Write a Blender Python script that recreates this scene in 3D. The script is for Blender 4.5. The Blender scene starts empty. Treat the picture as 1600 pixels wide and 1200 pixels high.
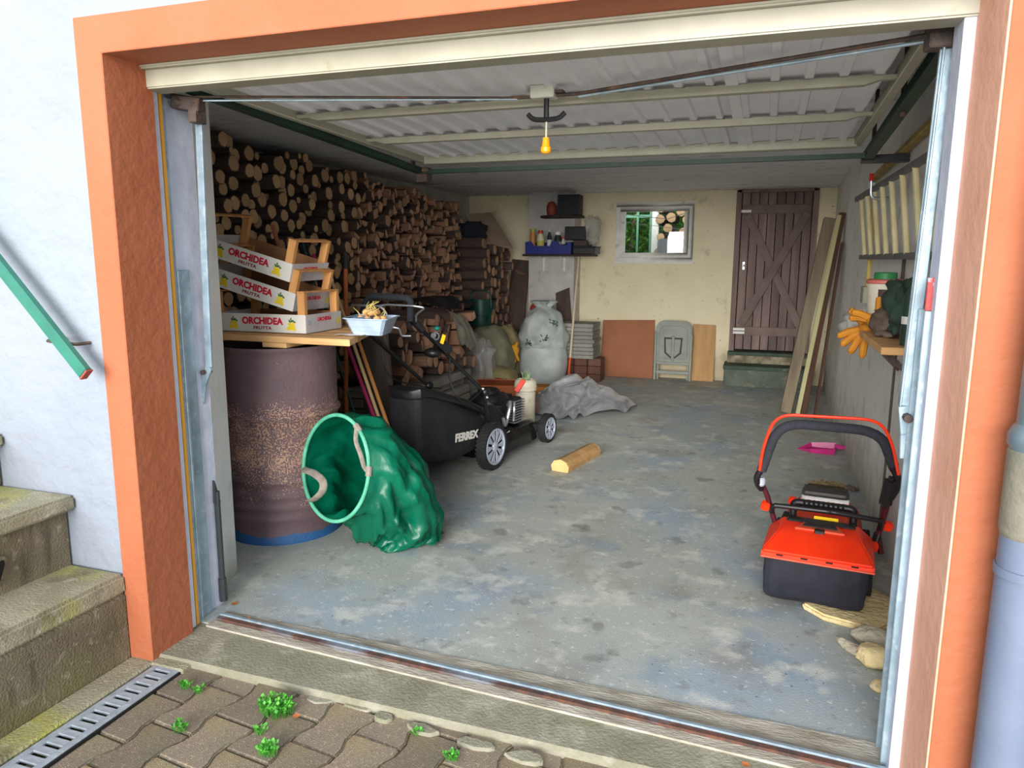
import bpy, bmesh, math, random
import numpy as np
from mathutils import Vector, Matrix, Euler, noise
PI = math.pi
rnd = random.Random(7)
SC = bpy.context.scene
COL = SC.collection

# ------------------------------------------------------------------ camera
F, PITCH, YAW, ROLL = 1146.0, 0.1698, 0.3298, -0.00427
fw = Vector((-math.sin(YAW)*math.cos(PITCH), math.cos(YAW)*math.cos(PITCH), -math.sin(PITCH)))
rt0 = Vector((math.cos(YAW), math.sin(YAW), 0)); dn0 = fw.cross(rt0)
RT = rt0*math.cos(ROLL) + dn0*math.sin(ROLL)
DN = -rt0*math.sin(ROLL) + dn0*math.cos(ROLL)
CAMP = Vector((0, 0, 1.45))
cd = bpy.data.cameras.new('camera'); cam = bpy.data.objects.new('camera', cd); COL.objects.link(cam)
cd.sensor_width = 36; cd.lens = F*36/1600; cd.clip_start = .05; cd.clip_end = 200
m = Matrix((RT, -DN, -fw)).transposed().to_4x4(); m.translation = CAMP; cam.matrix_world = m
SC.camera = cam

# ------------------------------------------------------------------ world, fill sun, exposure
SC.view_settings.view_transform = 'Standard'; SC.view_settings.look = 'None'
SC.view_settings.gamma = 1; SC.view_settings.use_curve_mapping = False
SC.view_settings.exposure = 0.42
w = bpy.data.worlds.new('overcast_sky'); SC.world = w; w.use_nodes = True
bg = w.node_tree.nodes['Background']; bg.inputs[0].default_value = (.84, .91, 1.0, 1); bg.inputs[1].default_value = 1.2
sd = bpy.data.lights.new('fill_sun', 'SUN'); sun = bpy.data.objects.new('fill_sun', sd); COL.objects.link(sun)  # added low soft light from behind the camera, brightens the garage inside
sd.energy = 6.5; sd.angle = math.radians(42); sd.color = (1.0, .97, .93)
sun.rotation_euler = Vector((-.06, 1.0, -.125)).to_track_quat('-Z', 'Y').to_euler()

# ------------------------------------------------------------------ helpers
def W(px, py, x=None, y=None, z=None):          # a point on a plane of the place (x, y or z given)
    d = RT*((px-800)/F) + DN*((py-600)/F) + fw
    if z is not None: t = (z-CAMP.z)/d.z
    elif y is not None: t = y/d.y
    else: t = x/d.x
    return CAMP + d*t

def lin(c):
    return tuple(((v/255)/12.92 if v/255 <= .04045 else ((v/255+.055)/1.055)**2.4) for v in c) + (1,)

MATS = {}
def mat(name, col, col2=None, scale=8, rough=.8, metal=0, bump=0, bscale=None, layers=(), zl=(), rand=0,
        lo=.35, hi=.65, coat=0, alpha=None, trans=0, stretch=(1, 1, 1), sheen=0, sub=0, spec=.5):
    """procedural principled material; layers = (colour, scale, lo, hi, amount, stretch), zl = (colour, z0, z1, amount)"""
    if name in MATS: return MATS[name]
    M = bpy.data.materials.new(name); M.use_nodes = True; MATS[name] = M
    nt = M.node_tree; N = nt.nodes; L = nt.links
    p = N['Principled BSDF']
    p.inputs['Roughness'].default_value = rough; p.inputs['Metallic'].default_value = metal
    p.inputs['Coat Weight'].default_value = coat; p.inputs['Transmission Weight'].default_value = trans
    p.inputs['Specular IOR Level'].default_value = spec
    if alpha is not None: p.inputs['Alpha'].default_value = alpha
    tc = N.new('ShaderNodeTexCoord')
    def nz(sc, st=(1, 1, 1), det=6, off=0):
        mp = N.new('ShaderNodeMapping'); mp.inputs['Scale'].default_value = st; mp.inputs['Location'].default_value = (off, off*.7, off*.3)
        L.new(tc.outputs['Object'], mp.inputs[0])
        n = N.new('ShaderNodeTexNoise'); n.inputs['Scale'].default_value = sc; n.inputs['Detail'].default_value = det
        L.new(mp.outputs[0], n.inputs['Vector']); return n.outputs['Fac']
    def ramp(fac, a, b, amt=1):
        r = N.new('ShaderNodeMapRange'); r.inputs[1].default_value = a; r.inputs[2].default_value = b
        r.inputs[3].default_value = 0; r.inputs[4].default_value = amt; L.new(fac, r.inputs[0]); return r.outputs[0]
    def mix(fac, A, B):
        x = N.new('ShaderNodeMix'); x.data_type = 'RGBA'; L.new(fac, x.inputs[0])
        for v, i in ((A, 6), (B, 7)):
            if isinstance(v, tuple): x.inputs[i].default_value = v
            else: L.new(v, x.inputs[i])
        return x.outputs[2]
    c = lin(col)
    if col2: c = mix(ramp(nz(scale, stretch), lo, hi), c, lin(col2))
    for i, ly in enumerate(layers):
        cc, s, a, b, amt = ly[:5]; st = ly[5] if len(ly) > 5 else (1, 1, 1)
        c = mix(ramp(nz(s, st, 8, i*3.1+1.7), a, b, amt), c, lin(cc))
    for (cc, z0, z1, amt) in zl:
        sx = N.new('ShaderNodeSeparateXYZ'); L.new(tc.outputs['Object'], sx.inputs[0])
        ad = N.new('ShaderNodeMath'); ad.operation = 'MULTIPLY_ADD'; L.new(nz(6), ad.inputs[0]); ad.inputs[1].default_value = abs(z1-z0)*1.2
        L.new(sx.outputs[2], ad.inputs[2])
        off = abs(z1-z0)*.6
        c = mix(ramp(ad.outputs[0], z0+off, z1+off, amt), c, lin(cc))
    if rand:
        oi = N.new('ShaderNodeObjectInfo'); hs = N.new('ShaderNodeHueSaturation')
        r = N.new('ShaderNodeMapRange'); r.inputs[3].default_value = 1-rand; r.inputs[4].default_value = 1+rand
        L.new(oi.outputs['Random'], r.inputs[0]); L.new(r.outputs[0], hs.inputs['Value'])
        if isinstance(c, tuple): hs.inputs['Color'].default_value = c
        else: L.new(c, hs.inputs['Color'])
        c = hs.outputs[0]
    if isinstance(c, tuple): p.inputs['Base Color'].default_value = c
    else: L.new(c, p.inputs['Base Color'])
    if bump:
        b = N.new('ShaderNodeBump'); b.inputs['Strength'].default_value = min(1, bump); b.inputs['Distance'].default_value = .01*max(1, bump)
        L.new(nz(bscale or scale*4, stretch, 8), b.inputs['Height']); L.new(b.outputs[0], p.inputs['Normal'])
    return M

class MB:
    """collects shapes, builds ONE mesh object"""
    def __init__(s): s.v = []; s.f = []; s.m = []
    def add(s, vs, fs, mi=0):
        o = len(s.v); s.v += [Vector(a) for a in vs]; s.f += [tuple(i+o for i in f) for f in fs]; s.m += [mi]*len(fs); return s
    def box(s, x0, x1, y0, y1, z0, z1, mi=0):
        v = [(x, y, z) for x in (x0, x1) for y in (y0, y1) for z in (z0, z1)]
        return s.add(v, [(0, 1, 3, 2), (4, 6, 7, 5), (0, 4, 5, 1), (2, 3, 7, 6), (0, 2, 6, 4), (1, 5, 7, 3)], mi)
    def obox(s, c, size, rot=(0, 0, 0), mi=0, axes=None):
        R = Euler(rot).to_matrix() if axes is None else axes
        c = Vector(c); h = [a/2 for a in size]
        v = [c + R @ Vector((x*h[0], y*h[1], z*h[2])) for x in (-1, 1) for y in (-1, 1) for z in (-1, 1)]
        return s.add(v, [(0, 1, 3, 2), (4, 6, 7, 5), (0, 4, 5, 1), (2, 3, 7, 6), (0, 2, 6, 4), (1, 5, 7, 3)], mi)
    def bar(s, p, q, wd, th, up=(0, 0, 1), mi=0):      # rectangular bar from p to q
        p = Vector(p); q = Vector(q); d = (q-p); l = d.length; d.normalize()
        a = d.cross(Vector(up)); a = a.normalized() if a.length > 1e-5 else Vector((1, 0, 0)); b = a.cross(d)
        R = Matrix((d, a, b)).transposed()
        return s.obox((p+q)/2, (l, wd, th), mi=mi, axes=R)
    def tube(s, pts, r, n=10, caps=True, mi=0, sq=1, closed=False):
        pts = [Vector(p) for p in pts]; k = len(pts)
        rs = r if isinstance(r, (list, tuple)) else [r]*k
        if closed: tan = [(pts[(i+1) % k]-pts[i-1]).normalized() for i in range(k)]
        else: tan = [(pts[min(i+1, k-1)]-pts[max(i-1, 0)]).normalized() for i in range(k)]
        u = tan[0].orthogonal().normalized(); vs = []; 
        for i in range(k):
            u = (u - tan[i]*u.dot(tan[i])).normalized(); w_ = tan[i].cross(u)
            for j in range(n):
                a = 2*PI*j/n; vs.append(pts[i]+u*math.cos(a)*rs[i]+w_*math.sin(a)*rs[i]*sq)
        fs = []
        for i in range(k if closed else k-1):
            for j in range(n):
                fs.append((i*n+j, i*n+(j+1) % n, ((i+1) % k)*n+(j+1) % n, ((i+1) % k)*n+j))
        if caps and not closed: fs += [tuple(range(n))[::-1], tuple((k-1)*n+j for j in range(n))]
        return s.add(vs, fs, mi)
    def lathe(s, prof, c=(0, 0, 0), n=24, mi=0, axis='z', caps=False, sx=1, sy=1, fn=None):
        c = Vector(c); vs = []
        for (r, h) in prof:
            for j in range(n):
                a = 2*PI*j/n; rr = r*(fn(a, h) if fn else 1); x, y = rr*math.cos(a)*sx, rr*math.sin(a)*sy
                v = {'z': (x, y, h), 'x': (h, x, y), 'y': (y, h, x)}[axis]; vs.append(c+Vector(v))
        fs = [(i*n+j, i*n+(j+1) % n, (i+1)*n+(j+1) % n, (i+1)*n+j) for i in range(len(prof)-1) for j in range(n)]
        if caps: fs += [tuple(range(n))[::-1], tuple((len(prof)-1)*n+j for j in range(n))]
        return s.add(vs, fs, mi)
    def prism(s, poly, a, b, axis='z', mi=0, c=(0, 0, 0)):     # polygon extruded along an axis
        f = {'z': lambda p, h: (p[0], p[1], h), 'y': lambda p, h: (p[0], h, p[1]), 'x': lambda p, h: (h, p[0], p[1])}[axis]
        n = len(poly); c = Vector(c)
        vs = [c+Vector(f(p, a)) for p in poly]+[c+Vector(f(p, b)) for p in poly]
        fs = [tuple(range(n))[::-1], tuple(range(n, 2*n))]+[(i, (i+1) % n, n+(i+1) % n, n+i) for i in range(n)]
        return s.add(vs, fs, mi)
    def loft(s, rings, caps=True, mi=0, closed=True):
        n = len(rings[0]); vs = [p for r in rings for p in r]; fs = []
        for i in range(len(rings)-1):
            for j in range(n if closed else n-1):
                fs.append((i*n+j, i*n+(j+1) % n, (i+1)*n+(j+1) % n, (i+1)*n+j))
        if caps: fs += [tuple(range(n))[::-1], tuple((len(rings)-1)*n+j for j in range(n))]
        return s.add(vs, fs, mi)
    def grid(s, nu, nv, fn, mi=0):
        vs = [fn(i/nu, j/nv) for i in range(nu+1) for j in range(nv+1)]
        fs = [(i*(nv+1)+j, (i+1)*(nv+1)+j, (i+1)*(nv+1)+j+1, i*(nv+1)+j+1) for i in range(nu) for j in range(nv)]
        return s.add(vs, fs, mi)
    def ball(s, c, r, nu=16, nv=10, fn=None, mi=0):      # ellipsoid, fn(unit dir)->factor
        c = Vector(c); r = r if isinstance(r, (tuple, list)) else (r, r, r); vs = []; fs = []
        for i in range(nv+1):
            t = PI*(i+.0)/nv
            for j in range(nu):
                a = 2*PI*j/nu; d = Vector((math.sin(t)*math.cos(a), math.sin(t)*math.sin(a), math.cos(t)))
                k = fn(d) if fn else 1; vs.append(c+Vector((d.x*r[0]*k, d.y*r[1]*k, d.z*r[2]*k)))
        for i in range(nv):
            for j in range(nu): fs.append((i*nu+j, (i+1)*nu+j, (i+1)*nu+(j+1) % nu, i*nu+(j+1) % nu))
        return s.add(vs, fs, mi)
    def mesh(s, name, mats, bevel=0, smooth=True, ang=35, solid=0, xf=None, seg=1, jit=0):
        me = bpy.data.meshes.new(name)
        vs = [xf @ v for v in s.v] if xf is not None else s.v
        if jit: vs = [v+noise.noise_vector(v*9)*jit for v in vs]
        me.from_pydata([tuple(v) for v in vs], [], s.f)
        for mt in (mats if isinstance(mats, (list, tuple)) else [mats]): me.materials.append(mt)
        me.polygons.foreach_set('material_index', s.m); me.update()
        bm = bmesh.new(); bm.from_mesh(me)
        bmesh.ops.remove_doubles(bm, verts=bm.verts, dist=1e-5)
        if bevel:
            es = [e for e in bm.edges if len(e.link_faces) == 2 and e.calc_face_angle(0) > .6]
            bmesh.ops.bevel(bm, geom=es, offset=bevel, segments=seg, affect='EDGES', clamp_overlap=True)
        bmesh.ops.recalc_face_normals(bm, faces=bm.faces)
        bm.to_mesh(me); bm.free()
        if smooth:
            me.polygons.foreach_set('use_smooth', [True]*len(me.polygons)); me.set_sharp_from_angle(angle=math.radians(ang))
        return me

ORG = {}
def tag(o, label=None, cat=None, group=None, kind=None):
    if label: o['label'] = label
    if cat: o['category'] = cat
    if group: o['group'] = group
    if kind: o['kind'] = kind
    return o
def thing(name, label, cat, loc=(0, 0, 0), rotz=0, group=None, rot=None):
    o = bpy.data.objects.new(name, None); COL.objects.link(o); o.empty_display_size = .1
    o.location = loc; o.rotation_euler = rot or (0, 0, rotz)
    ORG[o] = Matrix.Translation(Vector(loc)) @ Euler(rot or (0, 0, rotz)).to_matrix().to_4x4()
    return tag(o, label, cat, group)
def part(name, mb, mats, parent=None, local=False, label=None, **k):
    xf = None
    if parent is not None:
        xf = None if local else ORG[parent].inverted()
    me = mb.mesh(name, mats, xf=xf, **k); o = bpy.data.objects.new(name, me); COL.objects.link(o)
    if parent is not None: o.parent = parent; ORG[o] = ORG[parent]
    else: ORG[o] = Matrix.Identity(4)
    if label: o['label'] = label
    return o
def single(name, mb, mats, label, cat, group=None, kind=None, org=None, **k):   # a thing that is one mesh, origin at its base
    if org is None:
        xs = [v.x for v in mb.v]; ys = [v.y for v in mb.v]; org = ((min(xs)+max(xs))/2, (min(ys)+max(ys))/2, min(v.z for v in mb.v))
    me = mb.mesh(name, mats, xf=Matrix.Translation(-Vector(org)), **k); o = bpy.data.objects.new(name, me); COL.objects.link(o)
    o.location = org; ORG[o] = Matrix.Translation(Vector(org)); return tag(o, label, cat, group, kind)
def struct(name, mb, mats, label=None, parent=None, **k):
    o = part(name, mb, mats, parent, label=label, **k)
    if parent is None: o['kind'] = 'structure'
    return o
def inst(src, name, parent=None, M=None):
    o = bpy.data.objects.new(name, src); COL.objects.link(o); o.parent = parent
    if M is not None: o.matrix_basis = M
    return o
def smooth_path(pts, k=6):               # catmull-rom through the points
    P = [Vector(p) for p in pts]; out = []
    for i in range(len(P)-1):
        a, b, c, d = P[max(i-1, 0)], P[i], P[i+1], P[min(i+2, len(P)-1)]
        for j in range(k):
            t = j/k; out.append(.5*((2*b)+(c-a)*t+(2*a-5*b+4*c-d)*t*t+(3*b-a-3*c+d)*t**3))
    return out+[P[-1]]
def fillet(pts, r=.05, k=4):             # round the corners of a polyline
    P = [Vector(p) for p in pts]; out = [P[0]]
    for i in range(1, len(P)-1):
        a = P[i]+(P[i-1]-P[i]).normalized()*min(r, (P[i-1]-P[i]).length*.45); b = P[i]+(P[i+1]-P[i]).normalized()*min(r, (P[i+1]-P[i]).length*.45)
        for j in range(k+1):
            t = j/k; out.append(a*(1-t)**2+P[i]*2*t*(1-t)+b*t*t)
    return out+[P[-1]]
def text_mb(body, size, xf, off=.0, depth=.001, sx=1):
    cu = bpy.data.curves.new('lettering', 'FONT'); cu.body = body; cu.size = size; cu.offset = off; cu.extrude = depth
    cu.align_x = 'CENTER'; cu.align_y = 'CENTER'; cu.resolution_u = 3
    o = bpy.data.objects.new('lettering', cu); COL.objects.link(o)
    dg = bpy.context.evaluated_depsgraph_get(); me = bpy.data.meshes.new_from_object(o.evaluated_get(dg))
    mb = MB(); mb.add([xf @ Vector((v.co.x*sx, v.co.y, v.co.z)) for v in me.vertices], [tuple(p.vertices) for p in me.polygons])
    bpy.data.objects.remove(o); bpy.data.curves.remove(cu); bpy.data.meshes.remove(me); return mb
def frame(o, xa, ya):                     # matrix: local x along xa, local y towards ya
    xa = Vector(xa).normalized(); ya = Vector(ya); z = xa.cross(ya).normalized(); ya = z.cross(xa)
    M = Matrix((xa, ya, z)).transposed().to_4x4(); M.translation = Vector(o); return M
def nn(v, s=1, o=0): return noise.noise(Vector(v)*s+Vector((o, o*1.3, o*.7)))
# ================================================================== MATERIALS
m_white_ext = mat('white_render', (138, 145, 156), (144, 151, 162), 3, .85, bump=1.6, bscale=14, layers=[((134, 140, 152), 2.6, .62, .78, .35)])
m_orange = mat('orange_paint', (172, 99, 66), (166, 93, 59), 4, .75, bump=.5, bscale=30, layers=[((160, 88, 60), 9, .62, .75, .4)])
m_white_frame = mat('white_joint_paint', (214, 220, 236), (198, 204, 222), 12, .7, bump=.3)
m_plaster = mat('grey_white_plaster', (240, 240, 238), (230, 230, 228), 4, .9, bump=.6, bscale=30, layers=[((120, 116, 104), 7, .66, .75, .5)], zl=[((120, 112, 92), .22, 0, .6)])
m_back = mat('cream_back_wall', (246, 236, 204), (238, 227, 192), 2.2, .9, bump=.5, bscale=22,
             layers=[((150, 138, 108), 5, .62, .74, .45), ((92, 82, 66), 26, .70, .76, .7)], zl=[((150, 128, 94), .45, .05, .55)])
m_right = mat('stained_right_wall', (246, 244, 238), (236, 233, 226), 2, .9, bump=.7, bscale=18,
              layers=[((170, 160, 142), 5, .60, .74, .55), ((128, 110, 90), 7, .64, .74, .5, (1.2, 1.2, .7)), ((232, 230, 224), 9, .6, .7, .5)], zl=[((132, 118, 96), .5, 0, .6)])
m_pier = mat('grey_pier', (214, 212, 206), (196, 194, 188), 5, .9, bump=.6, layers=[((110, 106, 98), 7, .6, .72, .5)])
m_ceil = mat('ceiling_boards', (236, 235, 238), (222, 221, 224), 3, .85, bump=.5, bscale=20, stretch=(.3, 3, 1), layers=[((196, 196, 198), 16, .62, .72, .5, (.4, 2, 1)), ((88, 84, 84), 7, .6, .75, .5)])
m_floor = mat('garage_concrete', (184, 189, 182), (168, 173, 166), 1.1, .66, bump=.25, bscale=130,
              layers=[((150, 170, 188), 1.3, .50, .64, .7), ((128, 150, 168), 3.8, .59, .69, .5), ((150, 142, 130), 2.6, .54, .68, .55), ((220, 220, 210), 6.5, .55, .68, .6),
                      ((126, 124, 118), 14, .60, .70, .45), ((226, 226, 218), 38, .60, .68, .5), ((92, 84, 72), 55, .66, .71, .7), ((104, 100, 92), 5, .64, .70, .5)])
m_apron = mat('apron_concrete', (150, 146, 128), (130, 127, 106), 5, .9, bump=.5, bscale=90, layers=[((184, 178, 162), 9, .55, .68, .5), ((112, 118, 72), 4, .56, .7, .5)])
m_ledge = mat('pale_threshold_concrete', (192, 186, 172), (150, 142, 126), 14, .9, bump=.8, bscale=80, stretch=(.5, 2, 1))
m_rust = mat('rusty_rail', (104, 66, 50), (70, 54, 50), 20, .8, bump=.5, layers=[((120, 128, 138), 4, .5, .6, .8)])
m_galv = mat('galvanised_steel', (168, 188, 200), (140, 160, 172), 14, .42, metal=.35, bump=.1, layers=[((196, 208, 214), 30, .58, .66, .5), ((112, 120, 120), 8, .64, .74, .5)])
m_galvrust = mat('rusted_bracket', (100, 84, 74), (70, 60, 56), 20, .7, metal=.2, bump=.5, layers=[((150, 96, 60), 14, .55, .68, .5)])
m_redrust = mat('red_primer_rail_top', (160, 176, 188), (176, 60, 58), 26, .55, bump=.2, lo=.42, hi=.5)
m_cream = mat('cream_steel', (172, 169, 150), (160, 157, 138), 8, .45, layers=[((150, 136, 104), 18, .66, .74, .5)])
m_sheet = mat('grey_panel_sheet', (240, 240, 244), (232, 232, 236), 5, .5, layers=[((200, 198, 196), 12, .64, .76, .35)])
m_green = mat('dark_green_paint', (22, 62, 46), (16, 44, 36), 10, .5)
m_black = mat('black_plastic', (22, 22, 25), rough=.42)
m_foam = mat('black_foam', (46, 48, 56), (38, 40, 48), 60, .9, bump=.2)
m_rubber = mat('rubber_tyre', (26, 26, 28), (34, 34, 36), 40, .8, bump=.3)
m_bfab = mat('black_bag_fabric', (22, 23, 28), (30, 31, 37), 18, .75, bump=.4, bscale=26)
m_navy = mat('dark_navy_fabric', (20, 22, 32), (28, 30, 42), 12, .8, bump=.5, bscale=20)
m_steel = mat('bright_steel', (200, 204, 210), rough=.28, metal=.8)
m_stl = mat('pale_grey_plastic', (176, 184, 200), (160, 168, 184), 20, .45)
m_orangeplastic = mat('orange_red_plastic', (252, 58, 14), (244, 50, 14), 10, .38, layers=[((206, 84, 52), 8, .62, .74, .4)])
m_dustyorange = mat('dusty_orange_plastic', (232, 76, 44), (206, 92, 64), 14, .55)
m_yellow = mat('yellow_plastic', (240, 196, 20), rough=.5)
m_mossstep = mat('mossy_step_concrete', (164, 158, 134), (142, 136, 110), 5, .92, bump=.8, bscale=120,
                 layers=[((170, 170, 70), 2.4, .50, .64, .75), ((92, 84, 62), 6, .56, .68, .6), ((186, 182, 168), 24, .6, .68, .5), ((62, 58, 46), 30, .66, .73, .5)])
m_riser = mat('dark_riser_concrete', (128, 118, 96), (106, 96, 76), 5, .92, bump=.9, bscale=120,
              layers=[((110, 112, 52), 2.2, .52, .68, .6), ((158, 150, 128), 34, .58, .66, .55), ((56, 50, 40), 5, .56, .7, .6, (3, 3, .7))])  # darker concrete for the step fronts
m_paver = mat('paver_concrete', (140, 121, 108), (124, 113, 103), 5, .9, bump=.6, bscale=260, rand=.2,
              layers=[((176, 166, 148), 120, .56, .64, .6), ((96, 84, 76), 100, .58, .66, .6), ((144, 138, 76), 1.6, .52, .66, .45), ((140, 96, 88), 3, .5, .62, .4)])
m_soil = mat('mossy_joint_soil', (74, 66, 46), (92, 96, 36), 9, 1, bump=1.2, bscale=80)
m_drain = mat('grate_metal', (176, 186, 194), (150, 158, 166), 20, .5, metal=.2, bump=.2)
m_dark = mat('dark_void', (14, 13, 13), rough=.9)
m_doorwood = mat('old_brown_planks', (146, 126, 120), (118, 100, 94), 4, .8, bump=.6, bscale=30, stretch=(3, 3, .35), rand=.22, layers=[((122, 104, 96), 6, .54, .7, .5, (4, 4, .3))])
m_brace = mat('grey_brown_brace', (138, 120, 112), (116, 100, 94), 6, .8, bump=.5, stretch=(.6, 3, .6), rand=.1)
m_winwhite = mat('white_window_paint', (244, 244, 238), (232, 230, 222), 10, .5, layers=[((150, 140, 116), 14, .64, .74, .5)])
m_glass = None
def glass(name, col=(255, 255, 255), rough=.02, a=.12):
    M = bpy.data.materials.new(name); M.use_nodes = True; nt = M.node_tree; N = nt.nodes; L = nt.links
    N.remove(N['Principled BSDF']); t = N.new('ShaderNodeBsdfTransparent'); t.inputs[0].default_value = lin(col)
    g = N.new('ShaderNodeBsdfGlossy'); g.inputs['Roughness'].default_value = rough; mx = N.new('ShaderNodeMixShader'); mx.inputs[0].default_value = a
    L.new(t.outputs[0], mx.inputs[1]); L.new(g.outputs[0], mx.inputs[2]); L.new(mx.outputs[0], N['Material Output'].inputs[0]); return M
m_glass = glass('window_glass', (250, 252, 252), .02, .06)
def film(name, col, op=.35, rough=.25):   # crinkled translucent plastic film
    M = mat(name, col, rough=rough, bump=.5, bscale=30); p = M.node_tree.nodes['Principled BSDF']; p.inputs['Alpha'].default_value = op; return M
m_film = film('clear_plastic_film', (205, 205, 200), .38, .2)
m_green_bar = mat('handrail_green', (48, 122, 104), (40, 108, 92), 9, .45, layers=[((112, 88, 70), 9, .68, .74, .6)])
m_pipe = mat('zinc_downpipe', (120, 138, 148), (108, 126, 136), 5, .42, metal=.35, bump=.1)
m_pipesock = mat('old_grey_socket', (132, 128, 112), (116, 114, 100), 14, .7, bump=.3)
m_pipelow = mat('painted_grey_pipe', (112, 123, 144), (105, 116, 138), 6, .55, bump=.15)
XL, XR, YF, ZL = -2.052, .46, 1.93, 2.09
BX, BY, CZ = -3.72, 9.12, 2.245

# ================================================================== STRUCTURE
g = MB().box(-3.75, .75, 2.3, 9.3, -.2, 0).box(XL-.05, .47, 2.2, 2.3, -.2, 0); struct('floor', g, m_floor, smooth=False)
g = MB(); g.prism([(-2.10, 1.955), (.6, 1.925), (.6, 2.085), (-2.10, 2.215)], -.25, -.004)
apron = struct('apron', g, m_apron, bevel=.006)
g = MB().prism([(XL+.02, 2.18), (.44, 2.05), (.44, 2.095), (XL+.02, 2.225)], -.1, .004); part('threshold_strip', g, m_ledge, apron, jit=.002)
g = MB().prism([(XL+.02, 2.268), (.44, 2.135), (.44, 2.26), (XL+.02, 2.30)], -.1, .006); part('threshold_strip', g, m_ledge, apron)
th = thing('threshold_rail', 'rusty grey steel floor rail along the garage threshold', 'rail', (-.8, 2.18, 0))
g = MB(); g.bar((XL+.03, 2.238, .006), (.43, 2.105, .006), .022, .014); part('base_rail', g, m_rust, th)
g = MB(); g.bar((XL+.03, 2.256, .010), (.43, 2.123, .010), .012, .02); part('upstand', g, m_galv, th)
# mortar crumbs along the apron edge are pieces of the apron
for i, (px, py, l) in enumerate([(500, 1088, .10), (560, 1100, .13), (660, 1135, .12), (745, 1160, .15), (600, 1118, .07), (820, 1183, .12)]):
    p = W(px, py, z=-.02); r_ = random.Random(i); k = 8
    poly = [(p.x+l*.5*math.cos(a*2*PI/k)*r_.uniform(.8, 1.1), p.y-.0+.026*math.sin(a*2*PI/k)*r_.uniform(.8, 1.2)) for a in range(k)]
    part('mortar_crumb', MB().prism(poly, -.05, -.022+i*.0008), m_apron, apron, bevel=.004, jit=.006)
struct('ground', MB().box(-14, 14, .4, 1.97, -.3, -.041), m_soil, smooth=False)
struct('driveway', MB().box(-20, 20, -24, .4, -.3, -.035), mat('pale_bounce_driveway', (206, 200, 188), (190, 184, 172), 2, .9), smooth=False)  # unseen ground behind the camera, made pale to bounce light inside
# paving: interlocking pavers
paving = thing('paving', None, None, (-.9, 1.2, -.03)); paving['kind'] = 'structure'
HL, HW, HN = .112, .088, .070        # half length, half width at the ends, half width at the waist
def pav_poly(gp=.003):
    q = [(-.034, HN), (.034, HN), (.078, HW), (HL, HW), (HL, -HW), (.078, -HW), (.034, -HN), (-.034, -HN), (-.078, -HW), (-HL, -HW), (-HL, HW), (-.078, HW)]
    return [(x-math.copysign(gp, x), y-math.copysign(gp, y)) for x, y in q]
pm = [MB().prism(pav_poly(), -.05, .0).mesh('paver', m_paver, bevel=.005, seg=2, jit=.0015) for _ in range(1)]
cnt = 0; pa = math.radians(84); ca, sa = math.cos(pa), math.sin(pa)
for i in range(-14, 14):
    for j in range(-14, 14):
        u, v = i*2*HL+(j % 2)*HL, j*(HW+HN); x, y = -.95+u*ca-v*sa, 1.35+u*sa+v*ca
        if y > 2.02 or y < .62 or x < -1.93 or x > .35: continue
        cnt += 1
        M = Matrix.Translation((x+.9, y-1.2, rnd.uniform(-.004, .003))) @ Euler((rnd.uniform(-.014, .014), rnd.uniform(-.014, .014), pa+rnd.uniform(-.015, .015))).to_matrix().to_4x4()
        inst(pm[0], 'paver', paving, M)
print('PAVERS', cnt)
# facade
g = MB().box(-7, XL-.003, YF, 2.13, -.3, 3.4).box(XR+.003, 3.5, YF, 2.3, -.3, 3.4).box(XL-.003, XR+.003, YF, 2.14, ZL+.02, 3.4).box(XL-.06, XR+.003, 2.13, 2.3, 2.12, 3.4).box(-7, -2.11, 2.12, 2.3, -.3, 3.4)
struct('wall_front', g, m_white_ext, smooth=False)
def band(n, g): struct(n, g, m_orange, bevel=.003)
g = MB().prism([(XL-.105, -.02), (XL-.105, ZL+.115), (XR+.14, ZL+.115), (XR+.14, -.02), (XR, -.02), (XR, ZL), (XL+.004, ZL), (XL+.004, -.02)], YF-.007, 2.13, axis='y'); band('trim_1', g)
m_orange_lit = mat('orange_paint_lit_reveal', (230, 176, 150), (220, 160, 132), 3, .75, bump=.4, bscale=30)  # orange paint with the light on the right reveal put into its colour
struct('trim_2', MB().prism([(XR+.001, YF-.006), (XR+.001, 2.125), (XR-.026, 2.125), (XR-.004, YF-.006)], -.02, ZL), m_orange_lit, bevel=.001)
# white joint strips behind the reveals
g = MB().box(XL-.05, XL-.012, 2.1, 2.165, 0, 2.06); struct('trim_3', g, m_white_frame, bevel=.003)
g = MB().box(XR-.05, XR-.0, 2.11, 2.22, 0, 2.06); struct('trim_4', g, m_white_frame, bevel=.003)
# splayed wall end on the left and the inner face of the wall
g = MB().prism([(-2.105, 2.22), (-2.255, 2.64), (-3.75, 2.64), (-3.75, 2.22)], 0, CZ+.1); struct('wall_front_inner', g, m_plaster, smooth=False)
g = MB().prism([(.47, 2.22), (.63, 2.27), (.80, 2.27), (.80, 2.22)], 0, CZ+.1); struct('wall_front_return', g, m_plaster, smooth=False)
g = MB().prism([(.635, 2.2), (.645, 7), (.70, 9.3), (1.0, 9.3), (1.0, 2.2)], -.1, CZ+.15); struct('wall_right', g, m_right, smooth=False)
g = MB().box(-4, BX, 2.3, 9.3, -.1, CZ+.15); struct('wall_left', g, m_pier, smooth=False)
wx0, wx1, wz0, wz1 = -1.745, -.875, 1.44, 2.095; dx0, dx1, dz0, dz1 = -.365, .50, .375, 2.235
g = MB().box(-4, wx0, BY, BY+.2, -.1, CZ+.15).box(wx0, wx1, BY, BY+.2, -.1, wz0).box(wx0, wx1, BY, BY+.2, wz1, CZ+.15)
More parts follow.
